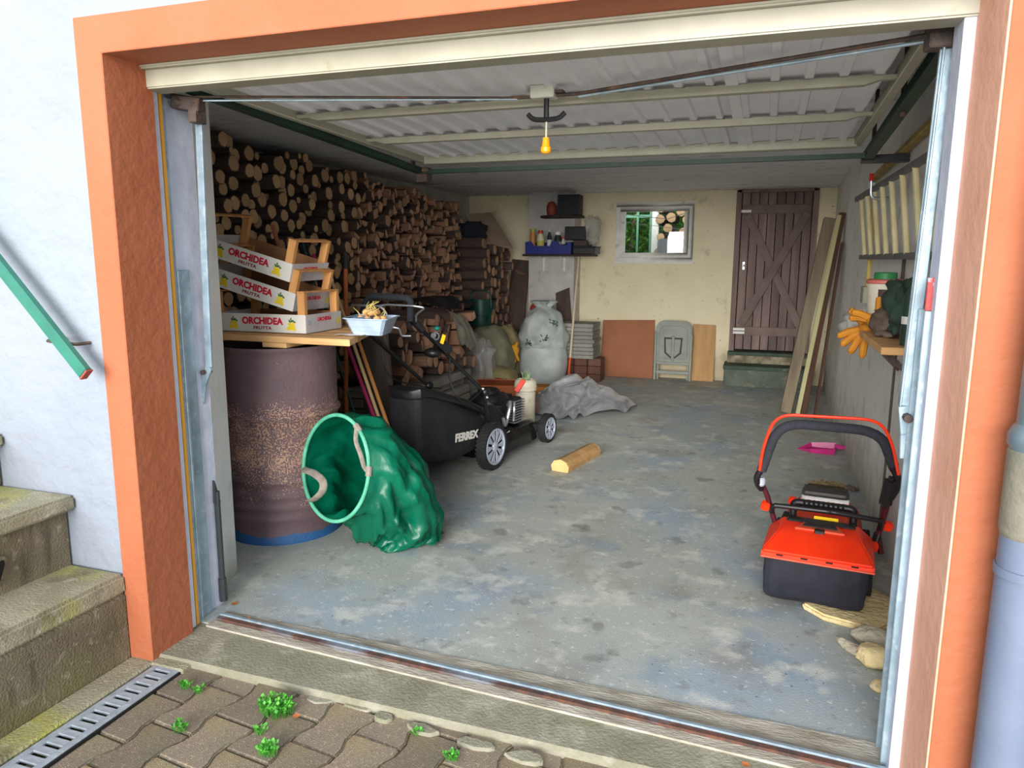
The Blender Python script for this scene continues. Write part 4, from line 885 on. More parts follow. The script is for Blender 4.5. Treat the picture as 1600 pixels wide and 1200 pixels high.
# bag: local y from -.26 (towards the camera) to 0
def quad(x0, x1, y, z0, z1, e=.25): return bagsec(x0, x1, y, z0, z1, e)
g = MB().loft([[p+(noise.noise_vector(p*7)*.016+noise.noise_vector(p*16)*.006) for p in r] for r in dens([quad(-.17, .17, .06, .05, .20), quad(-.185, .185, -.06, .03, .225), quad(-.20, .195, -.20, .028, .235), quad(-.198, .192, -.245, .035, .235), quad(-.17, .165, -.262, .06, .22)], 4)])
part('grass_bag', g, m_navy, rm, ang=60, **P)
# lid: chamfered orange cover
def rect(x0, x1, y0, y1, z, zs=0): return [Vector((x0, y0, z)), Vector((x1, y0, z)), Vector((x1, y1, z+zs)), Vector((x0, y1, z+zs))]
lidm = part('bag_lid', MB().loft([rect(-.215, .215, -.275, .05, .222), rect(-.215, .215, -.275, .05, .250), rect(-.170, .170, -.15, .04, .290), rect(-.155, .155, -.10, .05, .300)]), m_orangeplastic, rm, bevel=.008, seg=2, **P)
for k in range(4): part('lid_slot', MB().box(-.155+k*.095, -.128+k*.095, -.2785, -.27, .236, .242), m_dark, lidm, **P)
part('lid_edge', MB().box(-.217, .217, -.280, -.262, .220, .2285), m_dustyorange, lidm, bevel=.002, **P)
part('lid_catch', MB().box(-.02, .02, -.115, -.085, .294, .312), m_black, lidm, bevel=.003, **P)
part('lid_panel', MB().prism([(-.10, -.10), (.10, -.10), (.07, -.01), (-.07, -.01)], .298, .308), m_dustyorange, lidm, bevel=.003, **P)
part('lid_insert', MB().prism([(-.07, -.07), (.07, -.07), (.055, .0), (-.055, .0)], .307, .315), m_black, lidm, bevel=.003, **P)
# body
part('body', MB().loft([rect(-.17, .17, .0, .56, .07), rect(-.18, .18, .0, .58, .14), rect(-.16, .16, .02, .56, .22), rect(-.14, .14, .04, .50, .26), rect(-.12, .12, .06, .44, .285)]), m_dustyorange, rm, bevel=.02, seg=2, **P)
part('side_skirt', MB().box(-.19, .19, .02, .56, .05, .12), m_black, rm, bevel=.015, **P)
part('battery_cover', MB().box(-.10, .11, .21, .28, .28, .325), m_orangeplastic, rm, bevel=.01, seg=2, **P)
m_cover = glass('clear_cover', (196, 196, 196), .2, .10)
part('clear_hood', MB().loft([rect(-.10, .11, .26, .40, .28), rect(-.10, .11, .27, .40, .355), rect(-.085, .095, .30, .39, .375)]), m_cover, rm, bevel=.012, seg=2, **P)
part('carry_handle', MB().tube(fillet([(-.12, .08, .29), (-.12, .08, .365), (.13, .08, .365), (.13, .08, .29)], .02), .016, 12), m_black, rm, **P)
g = MB()
for k in range(9): g.lathe([(.0155, -.006), (.0195, 0), (.0155, .006)], (-.075+k*.02, .08, .365), 12, axis='x')
part('grip_ribs', g, m_black, rm, **P)
part('yellow_label', MB().obox((.02, .045, .305), (.10, .003, .036), (-.7, 0, 0)), m_yellow, rm, bevel=.001, **P)
part('rear_flap', MB().box(-.14, .14, -.01, .04, .298, .312), m_black, rm, bevel=.006, **P)
for (x, y, R) in ((-.20, .02, .085), (.20, .02, .085), (-.195, .48, .07), (.195, .48, .07)): wheel(rm, (x, y, R), R, .04, 1 if x > 0 else -1, disc=m_black, spokes=6)
# handle
hp = lambda px, py, y: Lr(px, py, y=y)
Lb = hp(1214, 828, 3.42); Rb = hp(1378, 848, 3.42)
L1 = hp(1199, 775, 3.40); L2 = hp(1187, 748, 3.38); R1 = hp(1392, 770, 3.36); R0 = hp(1366, 830, 3.42)
part('lower_tube', MB().tube([Lb, L1, L2], .012, 12), m_maroon, rm, **P); part('lower_tube', MB().tube([Rb+Vector((0, 0, -.05)), hp(1372, 835, 3.42), R1], .013, 12), m_maroon, rm, **P)
foam = [hp(1190, 735, 3.33), hp(1206, 700, 3.31), hp(1217, 660, 3.30), hp(1300, 667, 3.29), hp(1376, 674, 3.28), hp(1386, 700, 3.28), hp(1396, 728, 3.29)]
part('foam_grip', MB().tube(smooth_path(fillet([foam[0], foam[2]+Vector((.0, 0, .0)), foam[4], foam[6]], .10, 6), 1), .021, 14), m_foam, rm, **P)
part('handle_elbow', MB().tube(smooth_path([hp(1191, 732, 3.33), hp(1183, 745, 3.34), hp(1184, 756, 3.36), hp(1190, 764, 3.38)]), .014, 12), m_black, rm, **P)
part('handle_elbow', MB().tube(smooth_path([hp(1393, 728, 3.29), hp(1402, 745, 3.30), hp(1401, 762, 3.32), hp(1392, 778, 3.36)]), .015, 12), m_black, rm, **P)
part('hinge_collar', MB().lathe([(.016, -.02), (.022, -.012), (.022, .012), (.016, .02)], hp(1188, 752, 3.37), 16), m_stl, rm, label='grey hinge collar', **P)
part('switch_housing', MB().bar(hp(1393, 745, 3.30), hp(1382, 792, 3.34), .05, .045, up=(0, 1, 0)), m_black, rm, bevel=.015, seg=2, **P)
bail = [hp(1187, 735, 3.30), hp(1192, 700, 3.285), hp(1212, 647, 3.27), hp(1300, 652, 3.26), hp(1374, 656, 3.25), hp(1394, 690, 3.26), hp(1404, 742, 3.27)]
part('switch_bail', MB().tube(smooth_path(fillet([bail[0], bail[1], bail[2], bail[4], bail[5], bail[6]], .075, 5), 1), .0065, 10), m_orangeplastic, rm, **P)
part('cross_bar', MB().tube(smooth_path(fillet([hp(1206, 800, 3.38), hp(1207, 789, 3.36), hp(1300, 800, 3.33), hp(1378, 814, 3.36), hp(1374, 826, 3.4)], .03, 3), 2), .0115, 12), m_black, rm, **P)
def knob(px, py, y, r=.022): part('clamp_knob', MB().obox(hp(px, py, y), (r*1.7, r*1.6, r*1.7), (.3, .2, .2)), m_orangeplastic, rm, bevel=.005, seg=2, label='orange clamp knob', **P)
knob(1196, 790, 3.40); knob(1208, 824, 3.42, .016); knob(1387, 822, 3.42); knob(1364, 854, 3.38); knob(1238, 782, 3.72, .02)
part('side_arm', MB().bar(hp(1216, 832, 3.44), hp(1231, 800, 3.50), .03, .02), m_black, rm, bevel=.004, **P)
part('side_arm', MB().bar(hp(1362, 862, 3.40), hp(1372, 832, 3.42), .03, .02), m_black, rm, bevel=.004, **P)
# ================================================================== LIMESTONE PIECES
m_lime = mat('yellow_limestone', (236, 214, 160), (214, 190, 138), 6, .9, bump=1.2, bscale=40, layers=[((188, 164, 118), 14, .6, .7, .5), ((248, 240, 214), 30, .6, .7, .5)])
m_lime2 = mat('grey_limestone', (190, 182, 160), (168, 158, 136), 6, .9, bump=1.2, bscale=40)
def stone(name, label, poly, z0, z1, mt, bev=.012, jit=.012):
    return single(name, MB().prism(poly, z0, z1), mt, label, 'stone', 'stones by the right door rail', bevel=bev, seg=2, jit=jit)
q = lambda px, py, z=0: tuple(W(px, py, z=z))[:2]
stone('flat_stone', 'flat yellow limestone slab under the orange mower bag', [(.225, 3.115), (.30, 3.04), (.42, 3.0), (.50, 2.985), (.56, 3.06), (.585, 3.30), (.50, 3.42), (.36, 3.36), (.26, 3.24)], .0, .028, m_lime, .008, .006)
def rock(name, label, c, r, seed, mt, rz=0):
    g = MB(); 
    fn = lambda d: 1+.28*nn(d, 1.3, seed)+.10*nn(d, 4, seed)
    g.ball((0, 0, 0), r, 20, 12, fn); R = Matrix.Rotation(rz, 4, 'Z'); c = Vector(c)
    g.v = [c+(R @ Vector((v.x, v.y, max(v.z, -r[2]*.8)))) for v in g.v]
    single(name, g, mt, label, 'stone', 'stones by the right door rail', ang=40)
rock('limestone_piece', 'brown-grey limestone lump in front of the flat slab', (.475, 2.90, .030), (.088, .06, .036), 3, m_lime2, -.5)
rock('limestone_piece', 'pale yellow limestone lump nearest the rail', (.462, 2.76, .032), (.075, .065, .04), 5, m_lime, -.3)
rock('limestone_piece', 'thin grey stone sliver left of the limestone lumps', (.385, 2.83, .014), (.075, .026, .018), 7, m_lime2, -.9)
rock('limestone_piece', 'small chip of limestone lowest beside the rail', (.452, 2.59, .012), (.03, .04, .014), 9, m_lime, 0)
# ================================================================== FAR LEFT: SACKS, CAN, BOARDS
m_sackg = mat('olive_grey_sack', (138, 136, 112), (116, 114, 94), 9, .9, bump=.6, bscale=40)
m_sackk = mat('khaki_sack', (160, 148, 104), (138, 128, 90), 8, .85, bump=.6)
m_woven = mat('white_woven_sack', (196, 202, 200), (172, 180, 178), 6, .6, bump=.6, bscale=24)
def wovenprint():
    nt = m_woven.node_tree; N = nt.nodes; L = nt.links; p = N['Principled BSDF']; base = p.inputs['Base Color'].links[0].from_socket
    return base
sack('grain_sack', 'olive grey sack behind the clear plastic, carrying the watering can', 'sack', (-2.88, 7.62, .34), (.27, .24, .37), m_sackg, 14, .14, top=.75)
sack('grain_sack', 'brownish sack slumped right of the watering can', 'sack', (-2.86, 8.15, .32), (.18, .18, .36), m_sackk, 15, .2, top=.6)
sack('grain_sack', 'low khaki sack in front of the olive grey sack', 'sack', (-2.66, 7.28, .15), (.22, .18, .16), m_sackk, 19, .12)
sack('clear_bag', 'crumpled clear plastic bag in front of the olive grey sack', 'plastic bag', (-2.93, 7.15, .33), (.27, .16, .33), m_film, 23, .35, f=2.6, top=.8)
m_can = mat('dark_green_can', (20, 72, 60), (16, 60, 52), 9, .45)
wc = thing('watering_can', 'dark green watering can standing on the olive grey sack', 'watering can', (-3.02, 7.72, .70))
part('body', MB().lathe([(.001, .70), (.115, .70), (.12, .72), (.118, .98), (.112, 1.0), (.105, 1.0), (.105, .73)], (-3.02, 7.72, 0), 28), m_can, wc)
part('body_ring', MB().lathe([(.119, .80), (.123, .805), (.123, .815), (.119, .82)], (-3.02, 7.72, 0), 28), m_can, wc)
part('handle', MB().tube(smooth_path([(-3.13, 7.72, .92), (-3.13, 7.72, 1.06), (-3.02, 7.72, 1.10), (-2.91, 7.72, 1.05), (-2.89, 7.72, .85)]), .011, 8), m_can, wc)
part('spout', MB().tube([(-2.92, 7.66, .76), (-2.80, 7.60, .98)], [.02, .012], 10), m_can, wc)
m_dkbrd = mat('dark_brown_board', (92, 74, 64), (70, 58, 52), 5, .8, bump=.4, stretch=(3, 3, .4), layers=[((150, 116, 84), 7, .68, .74, .6)])
def leanboard(name, label, x0, x1, x2, x3, yb, yt, zt, th_, mt, zt2=None):
    # bottom x0..x1, top x2..x3, bottom at yb leaning to yt at height zt
    zt2 = zt2 or zt; g = MB(); a = [Vector((x0, yb, .0)), Vector((x1, yb, .0)), Vector((x3, yt, zt2)), Vector((x2, yt, zt))]
    g.loft([a, [v+Vector((0, th_, .0)) for v in a]]); return single(name, g, mt, label, 'board', bevel=.002)
leanboard('dark_board', 'tall dark brown board leaning on the cream wall behind the sacks', -3.10, -2.86, -3.10, -2.87, 8.62, 9.05, 1.44, .03, m_dkbrd, 1.42)
leanboard('dark_board', 'short dark board leaning on the grey pier behind the pole', -2.30, -2.12, -2.44, -2.27, 8.55, 8.77, 1.03, .02, m_dkbrd, 1.10)
single('fence_post', MB().tube([(-3.16, 8.72, 0), (-3.18, 9.02, .88)], .06, 12), mat('post_bark', (96, 74, 62), (76, 60, 52), 8, .9, bump=.8, stretch=(1, 1, .4)), 'short round post between the log block and the dark board', 'post')
# cardboard sheet and dark coat on the crosswise block
m_cardg = mat('greyish_cardboard', (168, 148, 128), (154, 134, 116), 5, .85)
a = [W(728, 336, y=8.05), W(765, 333, y=8.45), W(800, 389, y=8.3), W(752, 380, y=7.95)]
single('cardboard_sheet', MB().loft([a, [v+Vector((.01, .02, .012)) for v in a]]), m_cardg, 'bent grey-brown cardboard sheet lying over the crosswise log block', 'cardboard', smooth=False)
sack('dark_cloth', 'dark cloth bundle on top of the crosswise log block', 'cloth', W(740, 360, y=7.75), (.13, .10, .10), mat('dark_blue_cloth', (26, 32, 42), rough=.95), 3, .4, flat=False)
# black tarpaulin on the low pile with a grey cloth
g = MB().grid(26, 14, lambda u, v: Vector((-3.12+v*.50+.02*nn((u*5, v*5, 2)), 5.75+u*.85, 1.085+.05*nn((u*4, v*3, 0), 1, 2)-.12*max(0, v-.75)*2-.10*max(0, u-.7))))
single('black_sheet', g, mat('black_sheet', (24, 24, 28), rough=.6, bump=.3), 'black plastic sheet over the low log pile behind the mower handle', 'sheet', ang=180)
g = MB().grid(16, 12, lambda u, v: Vector((-2.66+v*.14+.03*nn((u*4, v*4, 3)), 5.95+u*.42, 1.00-.30*v*v-.10*u+.03*nn((u*6, v*5, 1)))))
single('grey_cloth', g, mat('grey_cloth', (150, 144, 130), (128, 122, 110), 8, .9, bump=.4), 'grey cloth hanging over the right end of the low log pile', 'cloth', ang=180)
# big white woven sack
wsx, wsy = -2.41, 8.15
ws = thing('woven_sack', 'big bulging white woven sack with green print before the grey pier', 'sack', (wsx, wsy, 0))
prof = [(.001, .003), (.17, .003), (.24, .04), (.275, .13), (.285, .25), (.275, .36), (.255, .43), (.25, .46), (.262, .50), (.265, .60), (.25, .70), (.225, .78), (.18, .84), (.12, .875), (.085, .90), (.10, .935), (.13, .96), (.10, .97), (.04, .965)]
pp = smooth_path([(r, 0, z) for r, z in prof], 3); g = MB()
fn = lambda a, h: 1+(.10 if h < .45 else .22)*nn((math.cos(a)*1.6, math.sin(a)*1.6, h*(3 if h < .45 else 7)), 1, 5)+(.0 if h < .44 else .16)*abs(nn((math.cos(a)*3, math.sin(a)*3, h*9), 1, 8))+(.25*math.sin(a*5+1) if h > .91 else 0)
g.lathe([(max(.001, p.x), max(.003, p.z)) for p in pp], (wsx, wsy, 0), 56, sy=.86, fn=fn); part('sack_body', g, m_woven, ws, ang=80)
part('fold_lip', MB().tube([Vector((wsx+.262*math.cos(t), wsy+.225*math.sin(t)-.008, .455+.02*math.sin(t*3)+.03*nn((t*2, 0, 0)))) for t in np.linspace(PI*.95, PI*2.08, 26)], .014, 6, sq=.5), m_woven, ws)
m_gprint = mat('green_print', (28, 88, 62), rough=.7)
for (px, py) in ((851, 530), (866, 505), (828, 536)):
    c_ = W(px, py, y=wsy-.245); rr_ = random.Random(px); g = MB()
    for k in range(12):
        a_ = c_+Vector((rr_.uniform(-.045, .045), 0, rr_.uniform(-.035, .035))); d = Vector((rr_.choice([-1, 1])*rr_.uniform(.01, .02), 0, rr_.uniform(.008, .022))); g.bar(a_, a_+d, .007, .016, up=(0, 1, 0))
    part('green_print', g, m_gprint, ws)
single('red_ball', MB().ball(W(834, 483, y=8.745), (.05, .05, .07), 12, 8), mat('dull_red', (186, 64, 50), rough=.6), 'small red object resting behind the top of the woven sack', 'toy')
# carton with odds and ends, glove, pots
m_obox = mat('orange_brown_box', (176, 96, 52), (156, 82, 46), 6, .8)
bx = thing('carton', 'open orange-brown carton of odds and ends behind the mower', 'box', (-2.5, 6.85, 0))
c0 = W(772, 605, y=6.7); 
M_ = frame((-2.42, 6.85, 0), (.97, .22, 0), (-.22, .97, 0)); g = MB(); q8 = [(-.22, -.15), (.22, -.15), (.22, .15), (-.22, .15)]
def xf_(g, M): g.v = [M @ v for v in g.v]; return g
part('front_panel', xf_(MB().box(-.24, .22, -.15, -.144, 0, .22), M_), m_obox, bx); part('rear_panel', xf_(MB().box(-.24, .22, .144, .15, 0, .22), M_), m_obox, bx)
part('end_panel', xf_(MB().box(.216, .222, -.144, .144, 0, .22), M_), m_obox, bx); part('end_panel', xf_(MB().box(-.24, -.234, -.144, .144, 0, .22), M_), m_obox, bx)
part('open_flap', xf_(MB().prism([(-.15, .22), (-.30, .30), (-.302, .294), (-.152, .214)], -.24, .20, axis='x'), M_), m_obox, bx)
part('carton_base', xf_(MB().box(-.234, .216, -.144, .144, .0, .006), M_), m_obox, bx)
r_ = random.Random(4)
for k, (nm, lb_, cl, r) in enumerate([('red_rag', 'bright red rag heaped in the orange-brown carton', (196, 44, 34), (.07, .06, .05)), ('paper_ball', 'crumpled cream paper in the orange-brown carton', (220, 190, 140), (.08, .07, .055)), ('paper_ball', 'smaller cream paper at the right of the orange-brown carton', (226, 200, 160), (.06, .05, .04)), ('brown_rag', 'brown rag at the left of the orange-brown carton', (172, 92, 60), (.09, .07, .05))]):
    p_ = M_ @ Vector(([-.06, .05, .14, -.15][k], [.02, -.04, .05, -.03][k], .20)); sack(nm, lb_, 'rag' if 'rag' in nm else 'paper', p_, r, mat(nm+str(k), cl, rough=.8, bump=.3), 60+k, .6, flat=False, nu=20, nv=14, f=3)
single('orange_carton', xf_(MB().box(-.15, .16, -.10, .12, 0, .15), frame((-2.16, 7.18, 0), (.95, .3, 0), (-.3, .95, 0))), mat('ochre_carton', (196, 128, 48), (176, 110, 44), 8, .8), 'ochre closed carton between the open carton and the white canister', 'box', bevel=.006)
gl_m = mat('yellow_glove', (226, 164, 30), (204, 140, 24), 9, .7, bump=.3)
def glove(name, label, c, dirs, palm, mt, r=.016, L=.08):
    t = thing(name, label, 'glove', c); c = Vector(c)
    part('palm', MB().ball(c, palm, 14, 10), mt, t)
    for k, d in enumerate(dirs):
        d = Vector(d).normalized(); part('thumb' if k == len(dirs)-1 else 'finger', MB().tube([c+d*palm[0]*.3, c+d*(palm[0]*.6+L*.6), c+d*(palm[0]*.6+L)+Vector((0, 0, -.01)), c+d*(palm[0]*.6+L*1.08)+Vector((0, 0, -.016))], [r, r, r*.9, r*.3], 8), mt, t)
glove('garden_glove', 'yellow garden glove draped beside the white woven sack', W(803, 548, y=7.75), [(-.6, -.2, -.7), (-.2, -.3, -.9), (.2, -.3, -.9), (.5, -.2, -.7), (.3, 0, .8)], (.06, .04, .07), gl_m)
for (nm, lb_, px, py, r, cl) in [('dark_pot', 'dark plastic pot below the yellow garden glove', 800, 572, .075, (34, 36, 34)), ('blue_pot', 'blue-grey pot left of the dark pot', 788, 574, .045, (60, 84, 96)), ('grey_tin', 'low grey tin in front of the dark pot', 803, 588, .06, (140, 142, 140))]:
    c_ = W(px, py, y=7.55); single(nm, MB().lathe([(.001, 0), (r*.8, 0), (r, .13), (r*1.06, .13), (r*1.06, .15), (r*.95, .15), (r*.75, .02)], (c_.x, 7.55-(py-572)*.03, 0 if 1 else c_.z), 20).box(0, 0, 0, 0, 0, 0) if 0 else MB().lathe([(.001, .002), (r*.8, 0), (r, .17), (r*1.06, .17), (r*1.06, .19), (r*.95, .19), (r*.75, .02)], (c_.x, 7.55-(py-572)*.03, 0), 20), mat(nm, cl, rough=.6), lb_, 'pot')
# white canister
cn = thing('canister', 'tall white plastic canister behind the front wheel of the black mower', 'canister', (-1.955, 6.0, 0))
m_canw = mat('yellowed_white_plastic', (226, 220, 200), (214, 206, 182), 6, .5, layers=[((176, 160, 128), 9, .6, .7, .4)])
cX, cY = -1.955, 6.08
part('body', MB().lathe([(.001, 0), (.080, 0), (.086, .02), (.088, .28), (.082, .285), (.082, .30)], (cX, cY, 0), 28), m_canw, cn)
part('lid', MB().lathe([(.092, .30), (.098, .305), (.098, .375), (.09, .39), (.075, .40), (.075, .36)], (cX, cY, 0), 28), m_canw, cn)
part('lid_ring', MB().lathe([(.098, .33), (.102, .333), (.102, .345), (.098, .348)], (cX, cY, 0), 28), m_canw, cn)
single('orange_tool', MB().bar(W(806, 612, y=5.95), W(819, 594, y=6.0), .045, .02, up=(0, 1, 0)), m_orangeplastic, 'orange flat tool blade leaning on the white canister', 'tool', bevel=.004)
g = MB()
for k in range(7): b_ = Vector((cX+r_.uniform(-.02, .02), cY+r_.uniform(-.02, .02), .37)); g.tube([b_, b_+Vector((r_.uniform(-.03, .03), r_.uniform(-.02, .02), .07)), b_+Vector((r_.uniform(-.04, .05), 0, r_.uniform(.09, .14)))], [.005, .005, .001], 5)
single('green_leaves', g, mat('fresh_green', (90, 150, 60), (190, 200, 170), 20, .6), 'green leaf tips sticking out of the white canister', 'plant')
# silver tarpaulin
m_silver = mat('silver_tarpaulin', (222, 224, 228), (176, 178, 184), 4, .28, metal=.6, bump=2.5, bscale=9, layers=[((206, 208, 214), 7, .56, .66, .5), ((96, 98, 106), 6, .60, .72, .6)])
def tarp(u, v):
    a_ = 2*PI*u; r = v
    ox = .42*(1+.22*math.sin(a_*2+.6)+.16*math.sin(a_*3+1)+.10*nn((math.cos(a_)*2, math.sin(a_)*2, 0), 1.5, 4)); oy = .52*(1+.12*math.sin(a_*3)+.12*nn((math.cos(a_)*2, math.sin(a_)*2, 5), 1.5, 4))
    x = -1.68+math.cos(a_)*ox*r; y = 6.88+math.sin(a_)*oy*r; h = max(0, 1-r)**.75
    wx = nn((x*2.5, y*2.5, 7)); rid = .5+.5*math.sin((x*1.0+y*.55)*19+wx*9)*(.5+.5*nn((x*3, y*3, 3))+.35); rid2 = abs(nn((x*10+wx*4, y*6, 0), 1, 6))
    pk = .20*math.exp(-(((x+1.78)/.26)**2+((y-7.1)/.30)**2))+.12*math.exp(-(((x+1.45)/.25)**2+((y-7.0)/.3)**2))+.10*math.exp(-(((x+1.95)/.22)**2+((y-6.75)/.3)**2))
    return Vector((x, y, .004+(pk+.05*h)*(1.12-.42*rid)*(1 if r < .9 else (1-r)*10)+.05*rid+.05*rid2*min(1, (1-r)*5)+.012*(1-r)))
g = MB(); g.grid(150, 46, tarp); g.v = [Vector((v.x, v.y, max(v.z, .003))) for v in g.v]
single('silver_tarp', g, m_silver, 'crumpled silver tarpaulin heaped on the floor behind the mower', 'tarpaulin', ang=180)
# split log on the floor
a, b = W(880, 728, z=.03), W(922, 706, z=.03); 
M_ = frame(a+(b-a)*.5, (b-a), (0, 0, 1)); 
g = MB(); sec = [(-.045, -.028), (.045, -.028), (.052, .0), (.035, .024), (.0, .034), (-.035, .022), (-.05, -.002)]
L_ = .27; rg = [[Vector((x, p[1]*1.4, -p[0]*1.35)) for p in sec] for x in (-L_, -L_*.3, L_*.4, L_)]
g.loft(rg, caps=False); g.add(rg[0], [tuple(range(7))], 1); g.add(rg[-1], [tuple(range(7))], 1)
g.v = [frame(Vector((a.x, a.y, 0)).lerp(Vector((b.x, b.y, 0)), .5)+Vector((0, 0, .040)), Vector((b.x-a.x, b.y-a.y, 0)), (0, 0, 1)) @ v for v in g.v]
single('split_log_piece', g, [mat('yellow_split_wood', (196, 156, 104), (172, 132, 84), 10, .8, bump=.4, stretch=(.5, 2, 2), layers=[((120, 84, 56), 9, .62, .72, .6)]), mat('fresh_yellow_end', (222, 186, 126), (206, 168, 108), 12, .8)], 'fresh yellow split log lying alone on the concrete floor', 'firewood', ang=30)
# paving slab pile with bricks
m_brick = mat('dull_brick', (132, 92, 78), (112, 80, 70), 9, .9, bump=.5, rand=.15)
r_ = random.Random(8)
for row in range(3):
    for k in range(3):
        x0 = -2.28+k*.165; single('brick', MB().box(x0, x0+.155, 8.48+r_.uniform(-.01, .01), 8.72, .0+row*.095, .09+row*.095), m_brick, '%s brown brick, %s, under the grey slab pile' % (['left', 'middle', 'right'][k], ['lowest course', 'middle course', 'top course'][row]), 'brick', 'bricks under the grey slab pile', bevel=.004)
for k in range(9):
    o_ = r_.uniform(-.015, .015); single('paving_slab', MB().box(-2.30+o_, -1.86+o_, 8.36, 8.76, .287+k*.046, .329+k*.046), m_slab, ['lowest grey slab of the pile by the pale pole', 'second lowest grey slab of the pile by the pale pole', 'third grey slab from the bottom of the pile by the pale pole', 'fourth grey slab from the bottom, by the pale pole', 'middle grey slab of the pile by the pale pole', 'fourth grey slab from the top, by the pale pole', 'third grey slab from the top, by the pale pole', 'second grey slab from the top, by the pale pole', 'topmost grey slab of the pile by the pale pole'][k], 'slab', 'slabs in the pile by the pale pole', bevel=.004)
single('terracotta_tray', MB().box(-2.28, -1.95, 8.20, 8.44, 0, .06), mat('terracotta', (190, 96, 60), rough=.8), 'low terracotta tray at the foot of the grey slab pile', 'tray', bevel=.01)
pl = thing('marker_pole', 'pale pole with an orange lower end standing before the slab pile', 'pole', (-2.075, 8.12, 0))
part('upper_shaft', MB().tube([(-2.085, 8.16, .32), (-2.115, 8.6, 1.47)], .013, 10), mat('pale_pole', (222, 206, 176), rough=.7), pl); part('orange_end', MB().tube([(-2.077, 8.04, 0), (-2.085, 8.16, .32)], .0145, 10), mat('orange_pole_end', (222, 92, 44), rough=.6), pl, label='orange lower end')
# cardboard, folded stool, chipboard
m_card = mat('red_brown_hardboard', (176, 116, 82), (164, 106, 74), 3, .8)
hb = leanboard('hardboard_sheet', 'red-brown hardboard sheet with ragged top leaning on the back wall', -1.90, -1.25, -1.905, -1.26, 8.98, 9.09, .69, .012, m_card, .71)
g = MB()
for k in range(6): g.box(-1.875, -1.860, 8.985+.006*k, 8.993+.006*k, .16+k*.06, .185+k*.06)
leanboard('chipboard_sheet', 'narrow tan board leaning on the back wall right of the folded stool', -.80, -.53, -.80, -.535, 9.0, 9.09, .675, .012, mat('tan_chipboard', (206, 164, 112), (192, 148, 98), 5, .8, stretch=(4, 4, .3)), .67)
m_stool = mat('grey_stool_plastic', (156, 162, 150), (142, 148, 138), 8, .55)
sx0, sx1 = -1.235, -.785; y0 = 8.93; fs_ = thing('folded_stool', 'grey plastic folding stool leaning on the back wall', 'stool', (-1.01, 8.9, 0), rot=(-.0, 0, 0))
def rrect(x0, x1, z0, z1, r, n=6, bot=True):
    q = []
    for (cx_, cz_, a0) in ((x1-r, z1-r, 0), (x0+r, z1-r, PI/2)): q += [(cx_+r*math.cos(a0+PI/2*i/n), cz_+r*math.sin(a0+PI/2*i/n)) for i in range(n+1)]
    return q+[(x0, z0), (x1, z0)]
part('seat_shell', MB().prism(rrect(sx0+.01, sx1-.01, .20, .72, .11), y0, y0+.035, axis='y'), m_stool, fs_, bevel=.01, seg=2)
part('seat_panel', MB().prism(rrect(sx0+.055, sx1-.055, .26, .66, .09), y0-.008, y0+.002, axis='y'), m_stool, fs_, bevel=.005)
m_stoold = mat('stool_slot', (70, 74, 70), rough=.8)
part('grip_slot', MB().prism([(-1.11, .33), (-1.04, .27), (-.98, .27), (-.91, .33), (-.90, .52), (-1.12, .52)], y0-.0095, y0-.006, axis='y'), m_stoold, fs_, smooth=False)
part('grip_panel', MB().prism([(-1.09, .34), (-1.035, .29), (-.985, .29), (-.93, .34), (-.92, .50), (-1.10, .50)], y0-.014, y0-.008, axis='y'), m_stool, fs_, bevel=.002)
part('grip_tongue', MB().box(-1.028, -.992, y0-.026, y0-.01, .24, .54), m_stool, fs_, bevel=.006)
for x in (sx0, sx1-.03): part('leg', MB().prism([(x, 0), (x+.03, 0), (x+.03, .56), (x, .60)], y0-.015, y0+.02, axis='y'), m_stool, fs_, bevel=.005)
for x in (sx0+.035, sx1-.06): part('leg', MB().box(x, x+.025, y0+.03, y0+.055, .0, .3), m_stool, fs_, bevel=.004)
part('cross_rail', MB().box(sx0+.03, sx1-.03, y0-.01, y0+.015, .075, .115), m_stool, fs_, bevel=.005); part('cross_rail', MB().box(sx0+.03, sx1-.03, y0-.01, y0+.02, .19, .225), m_stool, fs_, bevel=.005)
# ================================================================== CORNER SHELF
m_shelf = mat('dark_shelf_board', (56, 46, 42), rough=.8)
sh = thing('wall_shelf', 'dark wooden shelf on the grey pier carrying the blue crate', 'shelf', (-2.4, 8.75, 1.49))
part('shelf_board', MB().box(-2.76, -1.93, 8.42, 8.80, 1.475, 1.50), m_shelf, sh, bevel=.003); 
for x in (-2.60, -2.34): part('bracket', MB().box(x-.012, x+.012, 8.60, 8.80, 1.462, 1.474).box(x-.012, x+.012, 8.785, 8.80, 1.30, 1.47), m_winwhite, sh)
sh2 = thing('wall_shelf', 'small dark shelf near the ceiling above the blue crate', 'shelf', (-2.35, 8.7, 1.94))
part('shelf_board', MB().prism([(-2.60, 8.80), (-2.60, 8.62), (-2.42, 8.50), (-2.18, 8.52), (-2.10, 8.80)], 1.925, 1.955), m_shelf, sh2, bevel=.003)
m_bcr = mat('blue_crate', (30, 46, 140), (24, 38, 120), 12, .5)
bc = thing('blue_crate', 'blue plastic crate of bottles on the corner shelf', 'crate', (-2.44, 8.6, 1.50))
part('base', MB().box(-2.72, -2.18, 8.45, 8.72, 1.501, 1.508), m_bcr, bc)
zt_ = 1.64
part('front_wall', MB().prism([(-2.73, 1.501), (-2.17, 1.501), (-2.17, zt_), (-2.20, zt_), (-2.22, 1.60), (-2.30, 1.60), (-2.33, 1.65), (-2.40, 1.65), (-2.43, 1.595), (-2.62, 1.595), (-2.66, 1.65), (-2.73, zt_)], 8.44, 8.45, axis='y'), m_bcr, bc, smooth=False)
